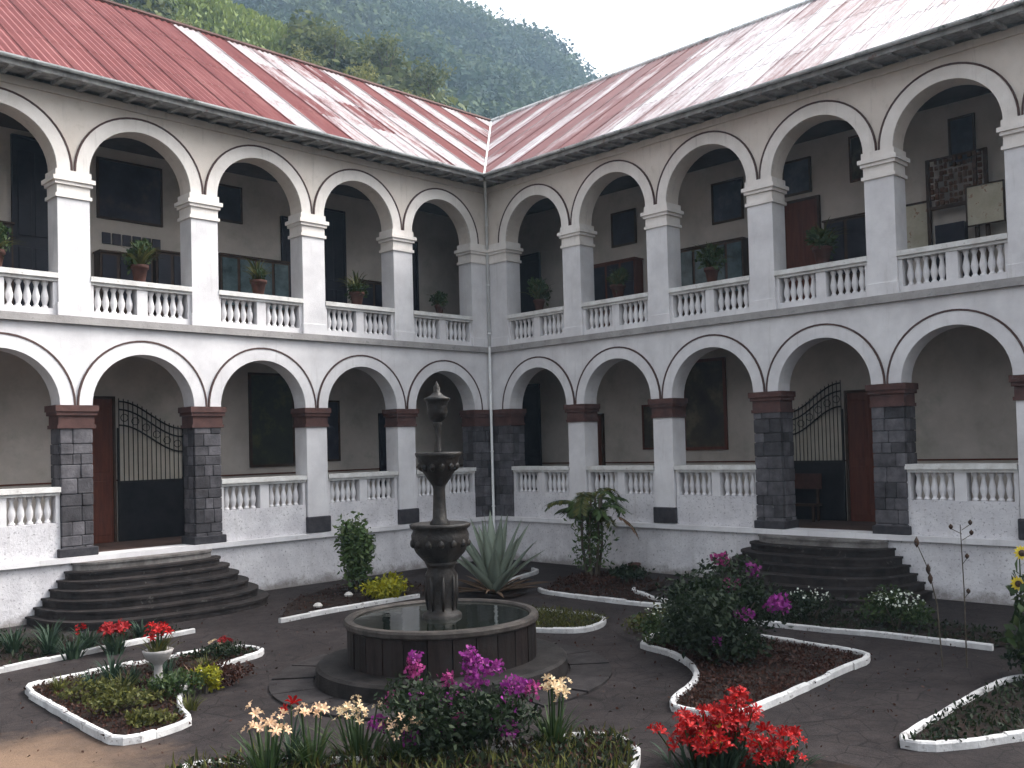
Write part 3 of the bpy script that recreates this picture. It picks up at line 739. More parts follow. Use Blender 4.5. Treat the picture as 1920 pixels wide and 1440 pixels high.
# ------------------------------------------------------------------ fountain
FX, FY = -11.47, -10.95
ft = thing('fountain', 'dark three-tier stone fountain in a round basin at the courtyard centre', 'fountain', (FX, FY, 0))
m = MB(); m.lathe([(2.02,.0),(2.04,.02),(2.03,.24),(1.98,.28),(1.5,.28)], 56); m.build('plinth', MT['plinth'], ft)
N = 26
for k in range(N):
    a0 = 2*math.pi*k/N+.006; a1 = 2*math.pi*(k+1)/N-.006; m = MB(); vs = []
    pr = random.uniform(0,.02)
    for z in (.28,.85):
        for r in (1.40, 1.52+pr):
            for i in range(3):
                a = a0+(a1-a0)*i/2; vs.append((r*math.cos(a), r*math.sin(a), z))
    f = [(0,1,7,6),(1,2,8,7),(3,4,10,9),(4,5,11,10),(0,3,9,6),(2,5,11,8),(6,7,10,9),(7,8,11,10),(0,1,4,3),(1,2,5,4)]
    m.add(vs, f); m.build('basin_panel', MT['basin'], ft)
m = MB(); m.lathe([(1.43,.84),(1.545,.84),(1.575,.87),(1.58,.93),(1.56,.965),(1.46,.97),(1.43,.94)], 64, cap=False); 
K = 64; m.add([m.v[i] for i in range(K)]+[m.v[6*K+i] for i in range(K)], [(i,(i+1)%K,K+(i+1)%K,K+i) for i in range(K)])
m.build('basin_rim', MT['rim'], ft, smooth=False)
m = MB(); m.lathe([(1.355,.3),(1.355,.9)], 48, cap=False); m.build('basin_lining', MT['fountain'], ft, fix=False)
m = MB(); m.lathe([(1.44,.925),(.0,.926)], 48, cap=False); m.build('water', MT['water'], ft, fix=False)
m = MB(); m.lathe([(.33,.5),(.33,.96),(.30,.99),(.235,1.02),(.225,1.1),(.245,1.3),(.25,1.5),(.26,1.62),(.215,1.70),(.24,1.76),(.27,1.82)], 16); pd = m.build('pedestal', MT['fountain'], ft, smooth=True)
for k in range(8):
    a = k*math.pi/4+.2; m = MB(); m.tube([(.225*math.cos(a),.225*math.sin(a),1.04),(.25*math.cos(a),.25*math.sin(a),1.3),(.25*math.cos(a),.25*math.sin(a),1.6)], [.02,.034,.022], 5); m.build('fluting', MT['fountain'], pd, smooth=True)
m = MB(); m.lathe([(.16,1.74),(.28,1.84),(.40,1.97),(.465,2.12),(.475,2.26),(.44,2.34),(.49,2.38),(.50,2.43),(.46,2.45),(.40,2.42),(.2,2.38),(.0,2.36)], 28, cap=False); b1 = m.build('lower_bowl', MT['fountain'], ft, smooth=True)
for k in range(14):
    a = 2*math.pi*k/14; m = MB(); m.lathe([(.0,-.07),(.05,-.04),(.065,0),(.05,.05),(.0,.09)], 7, cap=False)
    put('carved_leaf', m.mesh('carved_leaf', MT['fountain'], smooth=True), b1, (.44*math.cos(a), .44*math.sin(a), 2.12), (0,.35,a))
m = MB(); m.lathe([(.15,2.38),(.17,2.45),(.12,2.52),(.105,2.8),(.10,3.0),(.12,3.1),(.15,3.16)], 14); m.build('shaft', MT['fountain'], ft, smooth=True)
m = MB(); m.lathe([(.11,3.06),(.18,3.16),(.27,3.3),(.335,3.46),(.345,3.52),(.375,3.55),(.385,3.60),(.35,3.61),(.2,3.56),(.0,3.55)], 24, cap=False); b2 = m.build('upper_bowl', MT['fountain'], ft, smooth=True)
for k in range(12):
    a = 2*math.pi*k/12; m = MB(); m.lathe([(.0,-.09),(.035,-.05),(.05,0),(.045,.05),(.0,.08)], 7, cap=False)
    put('carved_leaf', m.mesh('carved_leaf', MT['fountain'], smooth=True), b2, (.29*math.cos(a), .29*math.sin(a), 3.36), (0,.6,a))
m = MB(); m.lathe([(.09,3.55),(.06,3.65),(.045,3.8),(.05,4.0),(.08,4.08),(.05,4.12)], 12); m.build('slender_shaft', MT['fountain'], ft, smooth=True)
m = MB(); m.lathe([(.06,4.10),(.13,4.16),(.17,4.26),(.165,4.36),(.185,4.44),(.215,4.47),(.215,4.50),(.15,4.52),(.1,4.55),(.055,4.60),(.06,4.67),(.0,4.78)], 18, cap=False); m.build('finial', MT['fountain'], ft, smooth=True)
# paving ring of wedge slabs round the fountain
pr_ = thing('paving_ring', 'low ring of dark stone slabs laid round the fountain', 'paving', (FX, FY, 0)); 
for k in range(18):
    a0 = 2*math.pi*k/18+.01; a1 = 2*math.pi*(k+1)/18-.01; vs = []
    h = .028+random.uniform(0,.015)
    for z in (.0, h):
        for r in (2.08, 2.75):
            for i in range(4):
                a = a0+(a1-a0)*i/3; vs.append((r*math.cos(a), r*math.sin(a), z))
    f = [(i,i+1,9+i-0,8+i) for i in range(3)]; 
    f = []
    for i in range(3):
        f += [(i,i+1,9+i,8+i),(4+i,5+i,13+i,12+i),(8+i,9+i,13+i,12+i)]
    f += [(0,4,12,8),(3,7,15,11)]
    m = MB(); m.add(vs, f); m.build('paving_slab', MT['slab'], pr_)

# ------------------------------------------------------------------ flower beds
def smooth_poly(pts, closed, it=2):
    for _ in range(it):
        q = []; n = len(pts)
        for i in range(n if closed else n-1):
            a, b = Vector(pts[i]), Vector(pts[(i+1) % n]); q += [a*.78+b*.22, a*.22+b*.78]
        if not closed: q = [Vector(pts[0])]+q+[Vector(pts[-1])]
        pts = q
    return [Vector(p) for p in pts]
def kerb_pieces(line, closed, parent, base, w_=.10, h=.13, step=.75):
    # resample into short painted kerb pieces, a hairline joint between them
    pts = [Vector((p[0], p[1])) for p in line]
    if closed: pts.append(pts[0])
    cum = [0]
    for i in range(1, len(pts)): cum.append(cum[-1]+(pts[i]-pts[i-1]).length)
    def at(s):
        s = max(0, min(cum[-1], s))
        for i in range(1, len(pts)):
            if cum[i] >= s:
                t = (s-cum[i-1])/max(1e-6, cum[i]-cum[i-1]); return pts[i-1].lerp(pts[i], t)
        return pts[-1]
    n = max(1, int(cum[-1]/step)); L_ = cum[-1]/n
    for k in range(n):
        s0, s1 = k*L_+.002, (k+1)*L_-.002; K = 4; hh = h+random.uniform(-.012,.015); ww = w_+random.uniform(-.008,.012)
        vs = []
        for i in range(K+1):
            s = s0+(s1-s0)*i/K; p = at(s); a = at(s-.06); b = at(s+.06)
            d = (b-a); d = d.normalized() if d.length > 1e-6 else Vector((1,0)); nn = Vector((-d.y, d.x))
            j = nn*random.uniform(-.008,.008)
            for (o_, z) in ((-.5,0), (-.5,hh*.8), (-.3,hh), (.3,hh), (.5,hh*.8), (.5,0)):
                q = p+j+nn*(o_*ww); vs.append((q.x-base[0], q.y-base[1], z))
        fs = []
        for i in range(K):
            for c in range(5): fs.append((i*6+c, i*6+c+1, (i+1)*6+c+1, (i+1)*6+c))
        fs += [tuple(range(6)), tuple(K*6+c for c in range(6))]
        m = MB(); m.add(vs, fs); m.build('kerb_stone', MT['kerb'], parent)
def bed(label, poly, kerb=None, closed=True, it=2, soil_h=.06, w_=.085, h=.105):
    c = (sum(p[0] for p in poly)/len(poly), sum(p[1] for p in poly)/len(poly))
    o = thing('flower_bed', label, 'flower bed', (c[0], c[1], 0), 'white-kerbed flower beds of the courtyard')
    sp = smooth_poly(poly, True, it)
    bm = bmesh.new(); vv = [bm.verts.new((p.x-c[0], p.y-c[1], .006)) for p in sp]; f = bm.faces.new(vv)
    if f.normal.z < 0: f.normal_flip()
    bmesh.ops.triangulate(bm, faces=[f]); 
    bmesh.ops.subdivide_edges(bm, edges=bm.edges[:], cuts=2, use_grid_fill=True)
    for v in bm.verts:
        if not v.is_boundary: v.co.z = soil_h + random.uniform(-.03,.03)
        else: v.co.z = soil_h*.6
    me = bpy.data.meshes.new('soil'); bm.to_mesh(me); bm.free(); me.materials.append(MT['soil']); put('soil', me, o)
    kl = smooth_poly(kerb, False, it) if kerb else sp
    kerb_pieces([(p.x, p.y) for p in kl], closed and not kerb, o, c, w_, h)
    return o
BA = [(-16.45,-6.68),(-16.55,-8.66),(-16.63,-10.45),(-16.5,-10.68),(-16.19,-10.7),(-15.61,-10.51),(-15.5,-10.3),(-15.36,-9.71),(-14.93,-8.85),(-14.55,-8.3),(-14.02,-7.84),(-13.31,-7.5),(-12.72,-7.34),(-12.55,-7.1),(-12.66,-6.6),(-12.9,-6.35),(-14.06,-6.25),(-16.2,-6.45)]
bed('kerbed bed at front left with olive plants and an urn', BA, it=1)
BBp = [(-23,-6.0),(-19.5,-5.4),(-16.24,-4.8),(-15.3,-4.6),(-14.3,-4.4),(-13.19,-4.2),(-12.4,-4.1),(-12.7,-3.4),(-14.6,-2.6),(-15.2,-.6),(-19,-.5),(-23,-.5)]
bed('bed along the left wall with a long straight white kerb', BBp, kerb=BBp[:7], closed=False, it=1)
BC = [(-10.71,-4.61),(-9.62,-4.48),(-8.11,-4.42),(-6.73,-4.4),(-5.6,-3.6),(-5.2,-1.5),(-7.0,-1.2),(-9.0,-2.2)]
bed('bed behind the fountain on the left with a shrub and a yellow bush', BC, kerb=BC[:4], closed=False, it=1)
BD = [(-6.0,-4.9),(-5.7,-6.6),(-4.6,-6.2),(-3.32,-4.35),(-1.9,-3.85),(-2.0,-3.2),(-3.4,-3.4),(-5.0,-3.8)]
bed('small bed in the corner holding the agave', BD, kerb=[(-4.2,-4.9),(-3.32,-4.3),(-2.6,-4.1),(-1.9,-3.85),(-1.7,-3.4)], closed=False, it=1)
BE = [(-8.3,-9.2),(-8.11,-9.85),(-7.73,-10.55),(-7.2,-10.6),(-6.55,-10.3),(-6.4,-9.9),(-6.45,-8.6),(-6.8,-8.2),(-7.6,-8.4)]
bed('small pointed bed of low grass just right of the fountain', BE, it=1, soil_h=.09)
BF = [(-4.55,-6.6),(-4.6,-8.02),(-4.6,-9.31),(-4.4,-10.45),(-4.1,-10.2),(-3.9,-9.45),(-3.5,-8.9),(-3.3,-8.4),(-2.6,-8.6),(-1.6,-8.2),(-.7,-6.5),(-1.2,-5.3),(-2.6,-5.3)]
bed('bed by the right wall with the palm-like plant', BF, kerb=[(-4.3,-6.2)]+BF[:8]+[(-3.0,-8.2)], closed=False, it=1)
BG = [(-8.0,-12.3),(-8.12,-12.62),(-8.22,-13.15),(-8.57,-13.73),(-9.07,-14.27),(-9.75,-14.67),(-10.6,-14.91),(-10.98,-15.19),(-10.95,-15.6),(-10.66,-15.97),(-10.42,-16.07),(-9.06,-16.03),(-7.63,-15.95),(-6.6,-15.98),(-6.35,-15.6),(-6.2,-14.0),(-6.3,-12.4),(-6.8,-11.9)]
bed('large bed at right with the purple bougainvillea bush', BG, it=1)
BH = [(-5.0,-12.6),(-4.87,-14.18),(-4.66,-15.14),(-4.62,-17.2),(-3.2,-17.4),(-2.9,-15.6),(-3.0,-13.2),(-4.0,-12.2)]
bed('narrow bed of white flowers in front of the right steps', BH, kerb=BH[:4], closed=False, it=1)
arc = [(FX+q*math.cos(R(a)), FY+q*math.sin(R(a))) for a, q in ((-163,5.0),(-157,4.75),(-148,4.55),(-138,4.45),(-128,4.4),(-118,4.3),(-109,4.2))]
BI = arc+[(-12.58,-15.15),(-12.46,-15.45),(-12.62,-15.85),(-13.2,-16.3),(-14.5,-16.9),(-16.4,-17.1),(-17.6,-16.6),(-17.6,-14.0),(-16.9,-12.6),(-16.5,-12.3)]
bed('nearest bed at bottom centre full of lilies and purple bougainvillea', BI, it=1, soil_h=.05)
BJ = [(-10.63,-18.1),(-9.27,-18.05),(-7.96,-18.05),(-6.7,-18.1),(-6.2,-18.4),(-6.2,-21.0),(-7.6,-21.2),(-8.8,-19.4),(-10.3,-18.6)]
bed('bed at the right edge of the courtyard with a leafy plant', BJ, it=1)
BK = [(-12.0,-16.9),(-11.6,-17.3),(-11.5,-18.6),(-13.6,-19.2),(-15.2,-18.6),(-14.2,-17.4),(-12.8,-16.9)]
# fallen leaves and grit on the paving
bed('bed at the bottom right corner of the view with scarlet flowers', BK, kerb=[(-11.5,-18.6),(-13.6,-19.2)], closed=False, it=1)

# ------------------------------------------------------------------ plants
def stem_mesh(pts, r0, r1, n=5):
    m = MB(); k = len(pts); m.tube(pts, [r0+(r1-r0)*i/(k-1) for i in range(k)], n); return m
def strap(n, L_, w_, spread=.5, droop=.35, base_r=.05, segs=5):
    """arching strap leaves as folded ribbons, returned as one mesh's data"""
    V = []; F = []
    for i in range(n):
        a = random.uniform(0, 2*math.pi); tilt = random.uniform(.05, spread); L2 = L_*random.uniform(.6,1.1)
        d = Vector((math.cos(a), math.sin(a), 0)); s = Vector((-d.y, d.x, 0)); p = d*random.uniform(0, base_r); el = math.pi/2-tilt
        k0 = len(V); 
        for j in range(segs+1):
            t = j/segs; ww = w_*(1-.9*t**1.8)*.5
            V += [p+s*ww+Vector((0,0,ww*.3)), p, p-s*ww+Vector((0,0,ww*.3))]
            p = p + (d*math.cos(el)+Vector((0,0,1))*math.sin(el))*(L2/segs); el -= droop*(.5+t)
        for j in range(segs):
            b = k0+3*j; F += [(b,b+1,b+4,b+3),(b+1,b+2,b+5,b+4)]
    return [tuple(v) for v in V], F
def strap_part(name, n, L_, w_, mt, parent, loc=(0,0,0), **k):
    V, F = strap(n, L_, w_, **k); me = bpy.data.meshes.new(name); me.from_pydata(V, [], F); me.materials.append(mt)
    return put(name, me, parent, loc)
def petal_flower(size, n=6, cup=.5, mt=None, name='flower'):
    V = []; F = []
    for k in range(n):
        a = 2*math.pi*k/n; d = Vector((math.cos(a), math.sin(a), 0)); s = Vector((-d.y, d.x, 0)); k0 = len(V)
        rows = [(0,.08,0),(.4,.27,.28*cup*2),(.75,.30,.46*cup*2),(1.15,.03,.44*cup*2-.05)]
        for (t, ww, z) in rows:
            c = d*(t*size*.5)+Vector((0,0,z*size*.5)); V += [c+s*ww*size*.35, c-Vector((0,0,.02*size)), c-s*ww*size*.35]
        for j in range(3):
            b = k0+3*j; F += [(b,b+1,b+4,b+3),(b+1,b+2,b+5,b+4)]
    me = bpy.data.meshes.new(name); me.from_pydata([tuple(v) for v in V], [], F); me.materials.append(mt); return me
FLW = {k: petal_flower(1.0, 6, .6, MT[k]) for k in ('redflower','darkredflower','creamflower','peachflower','yellowflower','whiteflower','pinkflower')}
def lily_clump(loc, label, mt, nst=6, h=.7, r=.25, fs=.13, leafm='leaf', per=3, cat='lily', seed=0, group='flowering lilies in the beds', name='lily_plant', nl=26):
    random.seed(seed); o = thing(name, label, cat, loc, group)
    strap_part('leaves', int(nl*2.2), h*.85, .045, MT[leafm], o, spread=.75, droop=.20, base_r=r*.9)
    for i in range(nst):
        a = random.uniform(0, 2*math.pi); q = r*math.sqrt(random.random()); hh = h*(random.uniform(.82,1.1) if nst < 14 else random.uniform(.55,1.22)*(1.15-.35*q/r))
        tx, ty = q*math.cos(a), q*math.sin(a)
        stem_mesh([(tx*.4,ty*.4,0),(tx*.7,ty*.7,hh*.5),(tx,ty,hh)], .012, .008).build('stem', MT['leaf'], o)
        for k in range(per):
            b = 2*math.pi*k/per+random.random(); e = fs*.5
            put('flower', FLW[mt], o, (tx+e*math.cos(b), ty+e*math.sin(b), hh+random.uniform(-.05,.05)), (random.uniform(.5,1.1), 0, b-math.pi/2+math.pi), (fs*random.uniform(.8,1.5),)*3)
    return o
def bush(loc, label, rr_, n, size, mt, name='bush', cat='bush', stems=6, group=None, flowers=(), aspect=.5, lumps=9, zc=.55):
    o = thing(name, label, cat, loc, group); h = rr_[2]
    leafobj('foliage', blob_pts(n, (0,0,h*zc*2-h*.0 if False else h*1.0), rr_, .35, lumps, .55), size, MT[mt], o, aspect)
    for k in range(stems):
        a = 2*math.pi*k/stems+.4; q = .45
        stem_mesh([(.04*math.cos(a),.04*math.sin(a),0),(q*.4*rr_[0]*math.cos(a),q*.4*rr_[1]*math.sin(a),h*.6),(q*rr_[0]*math.cos(a),q*rr_[1]*math.sin(a),h*1.25)], .02, .008).build('stem', MT['bark'], o)
    for (c, r, nn, sz, fm) in flowers:
        c = np.array(c); d = rng.normal(size=(nn,3)); d /= np.linalg.norm(d,axis=1)[:,None]
        P = c + d*(.4+.6*rng.random(nn))[:,None]*np.array(r)
        leafobj('blossom_cluster', P, sz, MT[fm], o, .9)
    return o
# purple bougainvillea, nearest bed
bx, by = -13.95, -14.25
bush((bx,by,0), 'bushy purple bougainvillea in front of the fountain basin', (.92,.84,.55), 6000, .08, 'leafdark', 'bougainvillea', 'bougainvillea', group='bougainvillea bushes', lumps=13, flowers=[
    ((.12,-.10,1.02),(.16,.16,.18),240,.05,'purple'), ((-.38,.42,1.02),(.11,.14,.15),110,.05,'magenta'), ((-.42,.30,.62),(.17,.13,.15),190,.05,'purple'),
    ((.42,-.48,.80),(.20,.17,.12),170,.05,'purple'), ((.10,-.1,.82),(.24,.16,.07),140,.05,'purple'), ((-.38,-.05,.42),(.11,.1,.11),80,.05,'purple'), ((-.85,.5,.46),(.14,.14,.12),80,.05,'purple'),((.0,-.45,.46),(.17,.13,.10),110,.05,'purple'),((-.3,-.3,.5),(.1,.1,.1),70,.05,'magenta'),((-.05,.2,.86),(.12,.12,.08),60,.05,'magenta'),
    ((.10,-.05,1.16),(.10,.10,.10),90,.05,'purple'), ((-.36,.44,1.16),(.08,.1,.08),50,.05,'purple'), ((.60,-.60,.74),(.12,.12,.12),70,.05,'magenta'), ((.25,-.55,.62),(.2,.16,.10),80,.05,'purple'), ((-.7,.1,.34),(.16,.14,.12),70,.05,'purple'), ((-.15,.05,.66),(.22,.18,.10),90,.045,'purple'), ((.35,-.2,.98),(.14,.14,.10),90,.05,'purple'), ((-.6,.62,.66),(.12,.12,.10),60,.045,'magenta'), ((.1,-.7,.4),(.18,.1,.1),60,.045,'purple')])
# big bougainvillea in the right bed
bush((-8.1,-14.1,0), 'tall dark bougainvillea bush with scattered purple flowers in the right bed', (1.15,1.25,.80), 7500, .10, 'leafdark', 'bougainvillea', 'bougainvillea', 9, 'bougainvillea bushes', flowers=[
    ((.9,.55,1.55),(.15,.2,.13),110,.07,'magenta'), ((.7,-.2,1.45),(.14,.14,.13),90,.07,'purple'), ((.35,.05,1.2),(.2,.2,.15),70,.07,'magenta'), ((.35,-.85,1.0),(.22,.22,.15),200,.07,'purple'), ((-.1,-.5,.85),(.2,.2,.1),80,.06,'purple'), ((-.6,-.3,.5),(.1,.1,.1),30,.05,'purple')], lumps=14)
bush((-7.6,-12.75,0), 'pale flowering bush at the left tip of the right bed', (.6,.6,.38), 1300, .09, 'leaf', 'white_flower_bush', 'bush', 5, 'white-flowered bushes', flowers=[((0,.1,.62),(.5,.5,.2),90,.05,'whiteflower')])
bush((-6.9,-11.7,0), 'low pale bush left of the right bed', (.45,.5,.26), 600, .08, 'leafolive', 'low_bush', 'bush', 4, 'low bushes')
bush((-3.9,-15.2,0), 'white flowering bush at the foot of the right steps', (.55,.75,.38), 1300, .09, 'leaf', 'white_flower_bush', 'bush', 5, 'white-flowered bushes', flowers=[((0,0,.6),(.5,.6,.2),110,.055,'whiteflower')])
bush((-4.1,-13.6,0), 'sparse white flowering bush between the bougainvillea and the right steps', (.5,.7,.34), 900, .08, 'leafdark', 'white_flower_bush', 'bush', 5, 'white-flowered bushes', flowers=[((0,0,.55),(.4,.5,.15),50,.05,'whiteflower')])
bush((-6.3,-18.7,0), 'dark leafy plant at the right edge of the view', (.6,.65,.42), 1600, .10, 'leafdark', 'leafy_bush', 'bush', 5, 'low bushes', flowers=[((-.2,.1,.5),(.3,.3,.2),25,.05,'whiteflower')])
# column shrub and yellow bush
o = thing('shrub', 'upright leafy green shrub before the left wall behind the fountain', 'shrub', (-7.4,-2.7,0))
MTs = MT['leafpalm']; P = blob_pts(3200, (0,0,1.22), (.46,.46,.86), .2, 26, .5); leafobj('foliage', P, .15, MTs, o, .45, -.3)
stem_mesh([(0,0,0),(.02,.01,.7),(0,0,1.7)], .035, .012).build('stem', MT['bark'], o); stem_mesh([(.05,.05,0),(.12,.05,.6),(.16,.1,1.3)], .02, .01).build('stem', MT['bark'], o)
bush((-7.4,-3.9,0), 'low lime-yellow bush behind the fountain', (.62,.62,.30), 1500, .11, 'leafyellow', 'yellow_bush', 'bush', 5)
bush((-6.6,-2.0,0), 'dark low growth along the foot of the left wall', (.8,.5,.12), 500, .08, 'leafdark', 'low_bush', 'bush', 3, 'low bushes')
# agave
ag = thing('agave', 'large blue-green agave with sword leaves in the corner bed', 'agave', (-5.3,-5.6,0))
def sword(L_, w_, az, el, curl, mt, name):
    d = Vector((math.cos(az), math.sin(az), 0)); s = Vector((-d.y, d.x, 0)); p = d*.06+Vector((0,0,.05)); V = []; F = []; N = 8; e_ = el
    for j in range(N+1):
        t = j/N; ww = w_*(.55+.9*t-1.45*t*t+.0)*.62 if t < 1 else .002; nrm = (-d*math.sin(e_)+Vector((0,0,1))*math.cos(e_))
        V += [p+s*ww+nrm*ww*.35, p-nrm*.0, p-s*ww+nrm*ww*.35, p-nrm*.03*(1-t)]
        p = p+(d*math.cos(e_)+Vector((0,0,1))*math.sin(e_))*(L_/N); e_ -= curl/N
    for j in range(N):
        b = 4*j; F += [(b,b+1,b+5,b+4),(b+1,b+2,b+6,b+5),(b+2,b+3,b+7,b+6),(b+3,b,b+4,b+7)]
    me = bpy.data.meshes.new(name); me.from_pydata([tuple(v) for v in V], [], F); me.materials.append(mt); me.polygons.foreach_set('use_smooth', [True]*len(me.polygons)); put(name, me, ag)
random.seed(3)
for k in range(30):
    t = k/29; az = k*2.399; el = R(86-52*t+random.uniform(-5,5)); sword((2.0-.25*t)*random.uniform(.88,1.05), .36, az, el, random.uniform(-.05,.25), MT['agave'], 'leaf')
for k in range(16):
    sword(random.uniform(1.1,1.5), .14, k*2.399+.5, R(random.uniform(8,26)), random.uniform(-.1,.5), MT['agavedry'], 'dry_leaf')
# palm-like plant
pm = thing('palm_plant', 'feathery palm-like plant with drooping fronds by the right wall', 'palm', (-1.9,-5.9,0))
random.seed(5)
for k in range(7):
    a = k*.9; q = .28
    stem_mesh([(q*.5*math.cos(a),q*.5*math.sin(a),0),(q*math.cos(a),q*math.sin(a),.9),(q*1.1*math.cos(a+.3),q*1.1*math.sin(a+.3),2.2)], .045, .03, 6).build('stem', MT['bark'], pm)
def frond(az, el, L_, base, mt, curl=1.4, n=18, lf=.32):
    d = Vector((math.cos(az), math.sin(az), 0)); s = Vector((-d.y, d.x, 0)); p = Vector(base); e_ = el; V = []; F = []; pts = [p.copy()]
    for j in range(n):
        dirv = d*math.cos(e_)+Vector((0,0,1))*math.sin(e_); p = p+dirv*(L_/n); pts.append(p.copy()); e_ -= curl/n
        t = j/n
        for sg in (-1,1):
            for _ in range(2):
                l = lf*(1-.6*abs(t-.4))*random.uniform(.8,1.2); q = p+s*sg*l*.85+dirv*l*.45-Vector((0,0,l*.35*random.uniform(.4,1.3))); k0 = len(V); m_ = p.lerp(q,.5); pv = dirv*.034
                V += [p, m_+pv, q, m_-pv]; F.append((k0,k0+1,k0+2,k0+3))
    me = bpy.data.meshes.new('frond'); me.from_pydata([tuple(v) for v in V], [], F); me.materials.append(mt); o = put('frond', me, pm)
    m = MB(); m.tube(pts[::3]+[pts[-1]], .009, 4); m.build('midrib', MT['leaf'], o)
for k in range(17):
    a = k*2.399; frond(a, R(random.uniform(20,88)), random.uniform(.6,1.3), (.25*math.cos(a), .25*math.sin(a), 2.0+random.uniform(-.55,.35)), MT['leafolive'] if k % 3 == 0 else MT['leafpalm'], random.uniform(.9,2.4))
leafobj('stem_leaves', np.column_stack([rng.normal(0,.24,800), rng.normal(0,.24,800), .3+1.7*rng.random(800)]), .17, MT['leafpalm'], pm, .35, .6)
frond(-.9, R(-20), .8, (.5,-.5,1.7), MT['agavedry'], .9)
# clay pot by the right wall
cp = thing('clay_pot', 'small dark red pot on the ground before the right wall', 'pot', (-.45,-6.2,0)); m = MB(); m.lathe([(.10,0),(.15,.22),(.18,.24),(.18,.30),(.14,.30),(.12,.2),(.0,.2)], 14, cap=False); m.build('pot', MT['redcap'], cp, smooth=True)
m = MB(); m.lathe([(.13,.25),(.0,.26)], 12, cap=False); m.build('soil', MT['soil'], cp, fix=False)
bush((-1.9,-7.2,0), 'dark low foliage right of the palm-like plant', (.55,.55,.24), 800, .10, 'leafdark', 'low_bush', 'bush', 4, 'low bushes')
bush((-2.9,-6.6,0), 'brown withered undergrowth at the foot of the palm-like plant', (.8,.8,.14), 600, .08, 'leafbrown', 'low_bush', 'bush', 3, 'low bushes')
# urn in bed A
ur = thing('stone_urn', 'small white stone urn planter in the front left bed', 'urn', (-14.93,-8.09,0))
m = MB(); m.lathe([(.13,.06),(.14,.12),(.07,.18),(.06,.34),(.09,.40),(.17,.46),(.22,.56),(.235,.60),(.21,.61),(.15,.54),(.0,.53)], 18, cap=False); m.build('bowl', MT['band'], ur, smooth=True)
lily_clump((-14.93,-8.09,.53), 'scarlet flowers growing in the stone urn', 'redflower', 9, .40, .17, .11, 'leafolive', 3, 'flowers', 4, None, 'red_flower_plant', 22)
# front lilies
LL = [((-16.05,-13.35,0),'peach lilies at the left end of the nearest bed','peachflower',8,.74,.19,.10),
      ((-15.55,-13.45,0),'pale peach lily clump with a thin stalk beside the peach lilies','peachflower',5,.70,.14,.09),
      ((-14.95,-13.55,0),'cream and gold lilies left of the near bougainvillea','creamflower',12,.70,.32,.075),
      ((-14.75,-14.15,0),'golden lilies low in front of the near bougainvillea','peachflower',8,.56,.24,.08),
      ((-13.15,-15.0,0),'tall cream lilies right of the near bougainvillea','creamflower',9,.74,.17,.10)]
for i, (p, lb, mt_, ns, h_, r_, fs_) in enumerate(LL): lily_clump(p, lb, mt_, ns, h_, r_, fs_, 'leaf', 3, 'lily', 20+i)
lily_clump((-15.65,-13.2,0), 'single red flower between the peach and cream lilies', 'redflower', 1, .80, .02, .15, 'strap', 2, 'flower', 31, None, 'red_flower_plant', 8)
lily_clump((-12.6,-16.75,0), 'left half of the scarlet lily mass at the bottom right', 'redflower', 30, .50, .50, .12, 'strap', 4, 'lily', 32)
lily_clump((-12.3,-16.95,0), 'tallest scarlet lilies at the bottom right', 'redflower', 24, .66, .26, .12, 'strap', 5, 'lily', 33)
lily_clump((-12.1,-17.45,0), 'lower scarlet lilies at the right end of the bottom clump', 'redflower', 20, .36, .38, .12, 'strap', 3, 'lily', 34)
lily_clump((-12.55,-17.0,0), 'yellow-centred lilies among the scarlet mass', 'yellowflower', 4, .44, .22, .09, 'strap', 2, 'lily', 35)
# left beds
lily_clump((-14.3,-4.85,0), 'red flowers behind the kerb of the left wall bed', 'darkredflower', 8, .48, .22, .16, 'strap', 3, 'lily', 36)
lily_clump((-15.0,-4.6,0), 'pinkish red flowers near the middle of the left wall bed', 'redflower', 3, .5, .2, .10, 'strap', 2, 'lily', 38)
lily_clump((-13.4,-7.0,0), 'pale dry lily clump beside the stone urn', 'creamflower', 3, .3, .15, .06, 'agavedry', 2, 'lily', 37, name='dry_plant')
random.seed(50)
def tuft(loc, label, n, h, mt, sp=.6, w_=.035, group='strap-leaved tufts in the beds'):
    o = thing('strap_leaf_plant', label, 'plant', loc, group); strap_part('leaves', n, h, w_, MT[mt], o, spread=sp, droop=.2, base_r=.12); return o
tl = ['at the far left of the left wall bed','second from the left edge in the left wall bed','before the left end of the steps','in the middle of the left wall bed','nearest the left wall','beside the red flowers of the left wall bed','at the right end of the left wall bed']
for (x, y, h_), tx in zip([(-16.3,-3.9,.75),(-15.6,-3.4,.6),(-14.9,-3.2,.55),(-15.2,-4.1,.6),(-16.1,-2.2,.8),(-14.5,-4.1,.5),(-13.4,-3.9,.4)], tl):
    tuft((x,y,.03), 'dark green strap-leaved plant '+tx, 60, h_, 'strap')
tb = ['behind the urn','left of the urn','in the middle of the front left bed','near the inner curve of the front left bed']
for (x, y, h_), tx in zip([(-14.5,-7.2,.45),(-15.3,-7.2,.5),(-15.3,-7.9,.42),(-14.9,-8.6,.3)], tb): tuft((x,y,.05), 'green tuft of narrow leaves '+tx, 46, h_, 'strap')
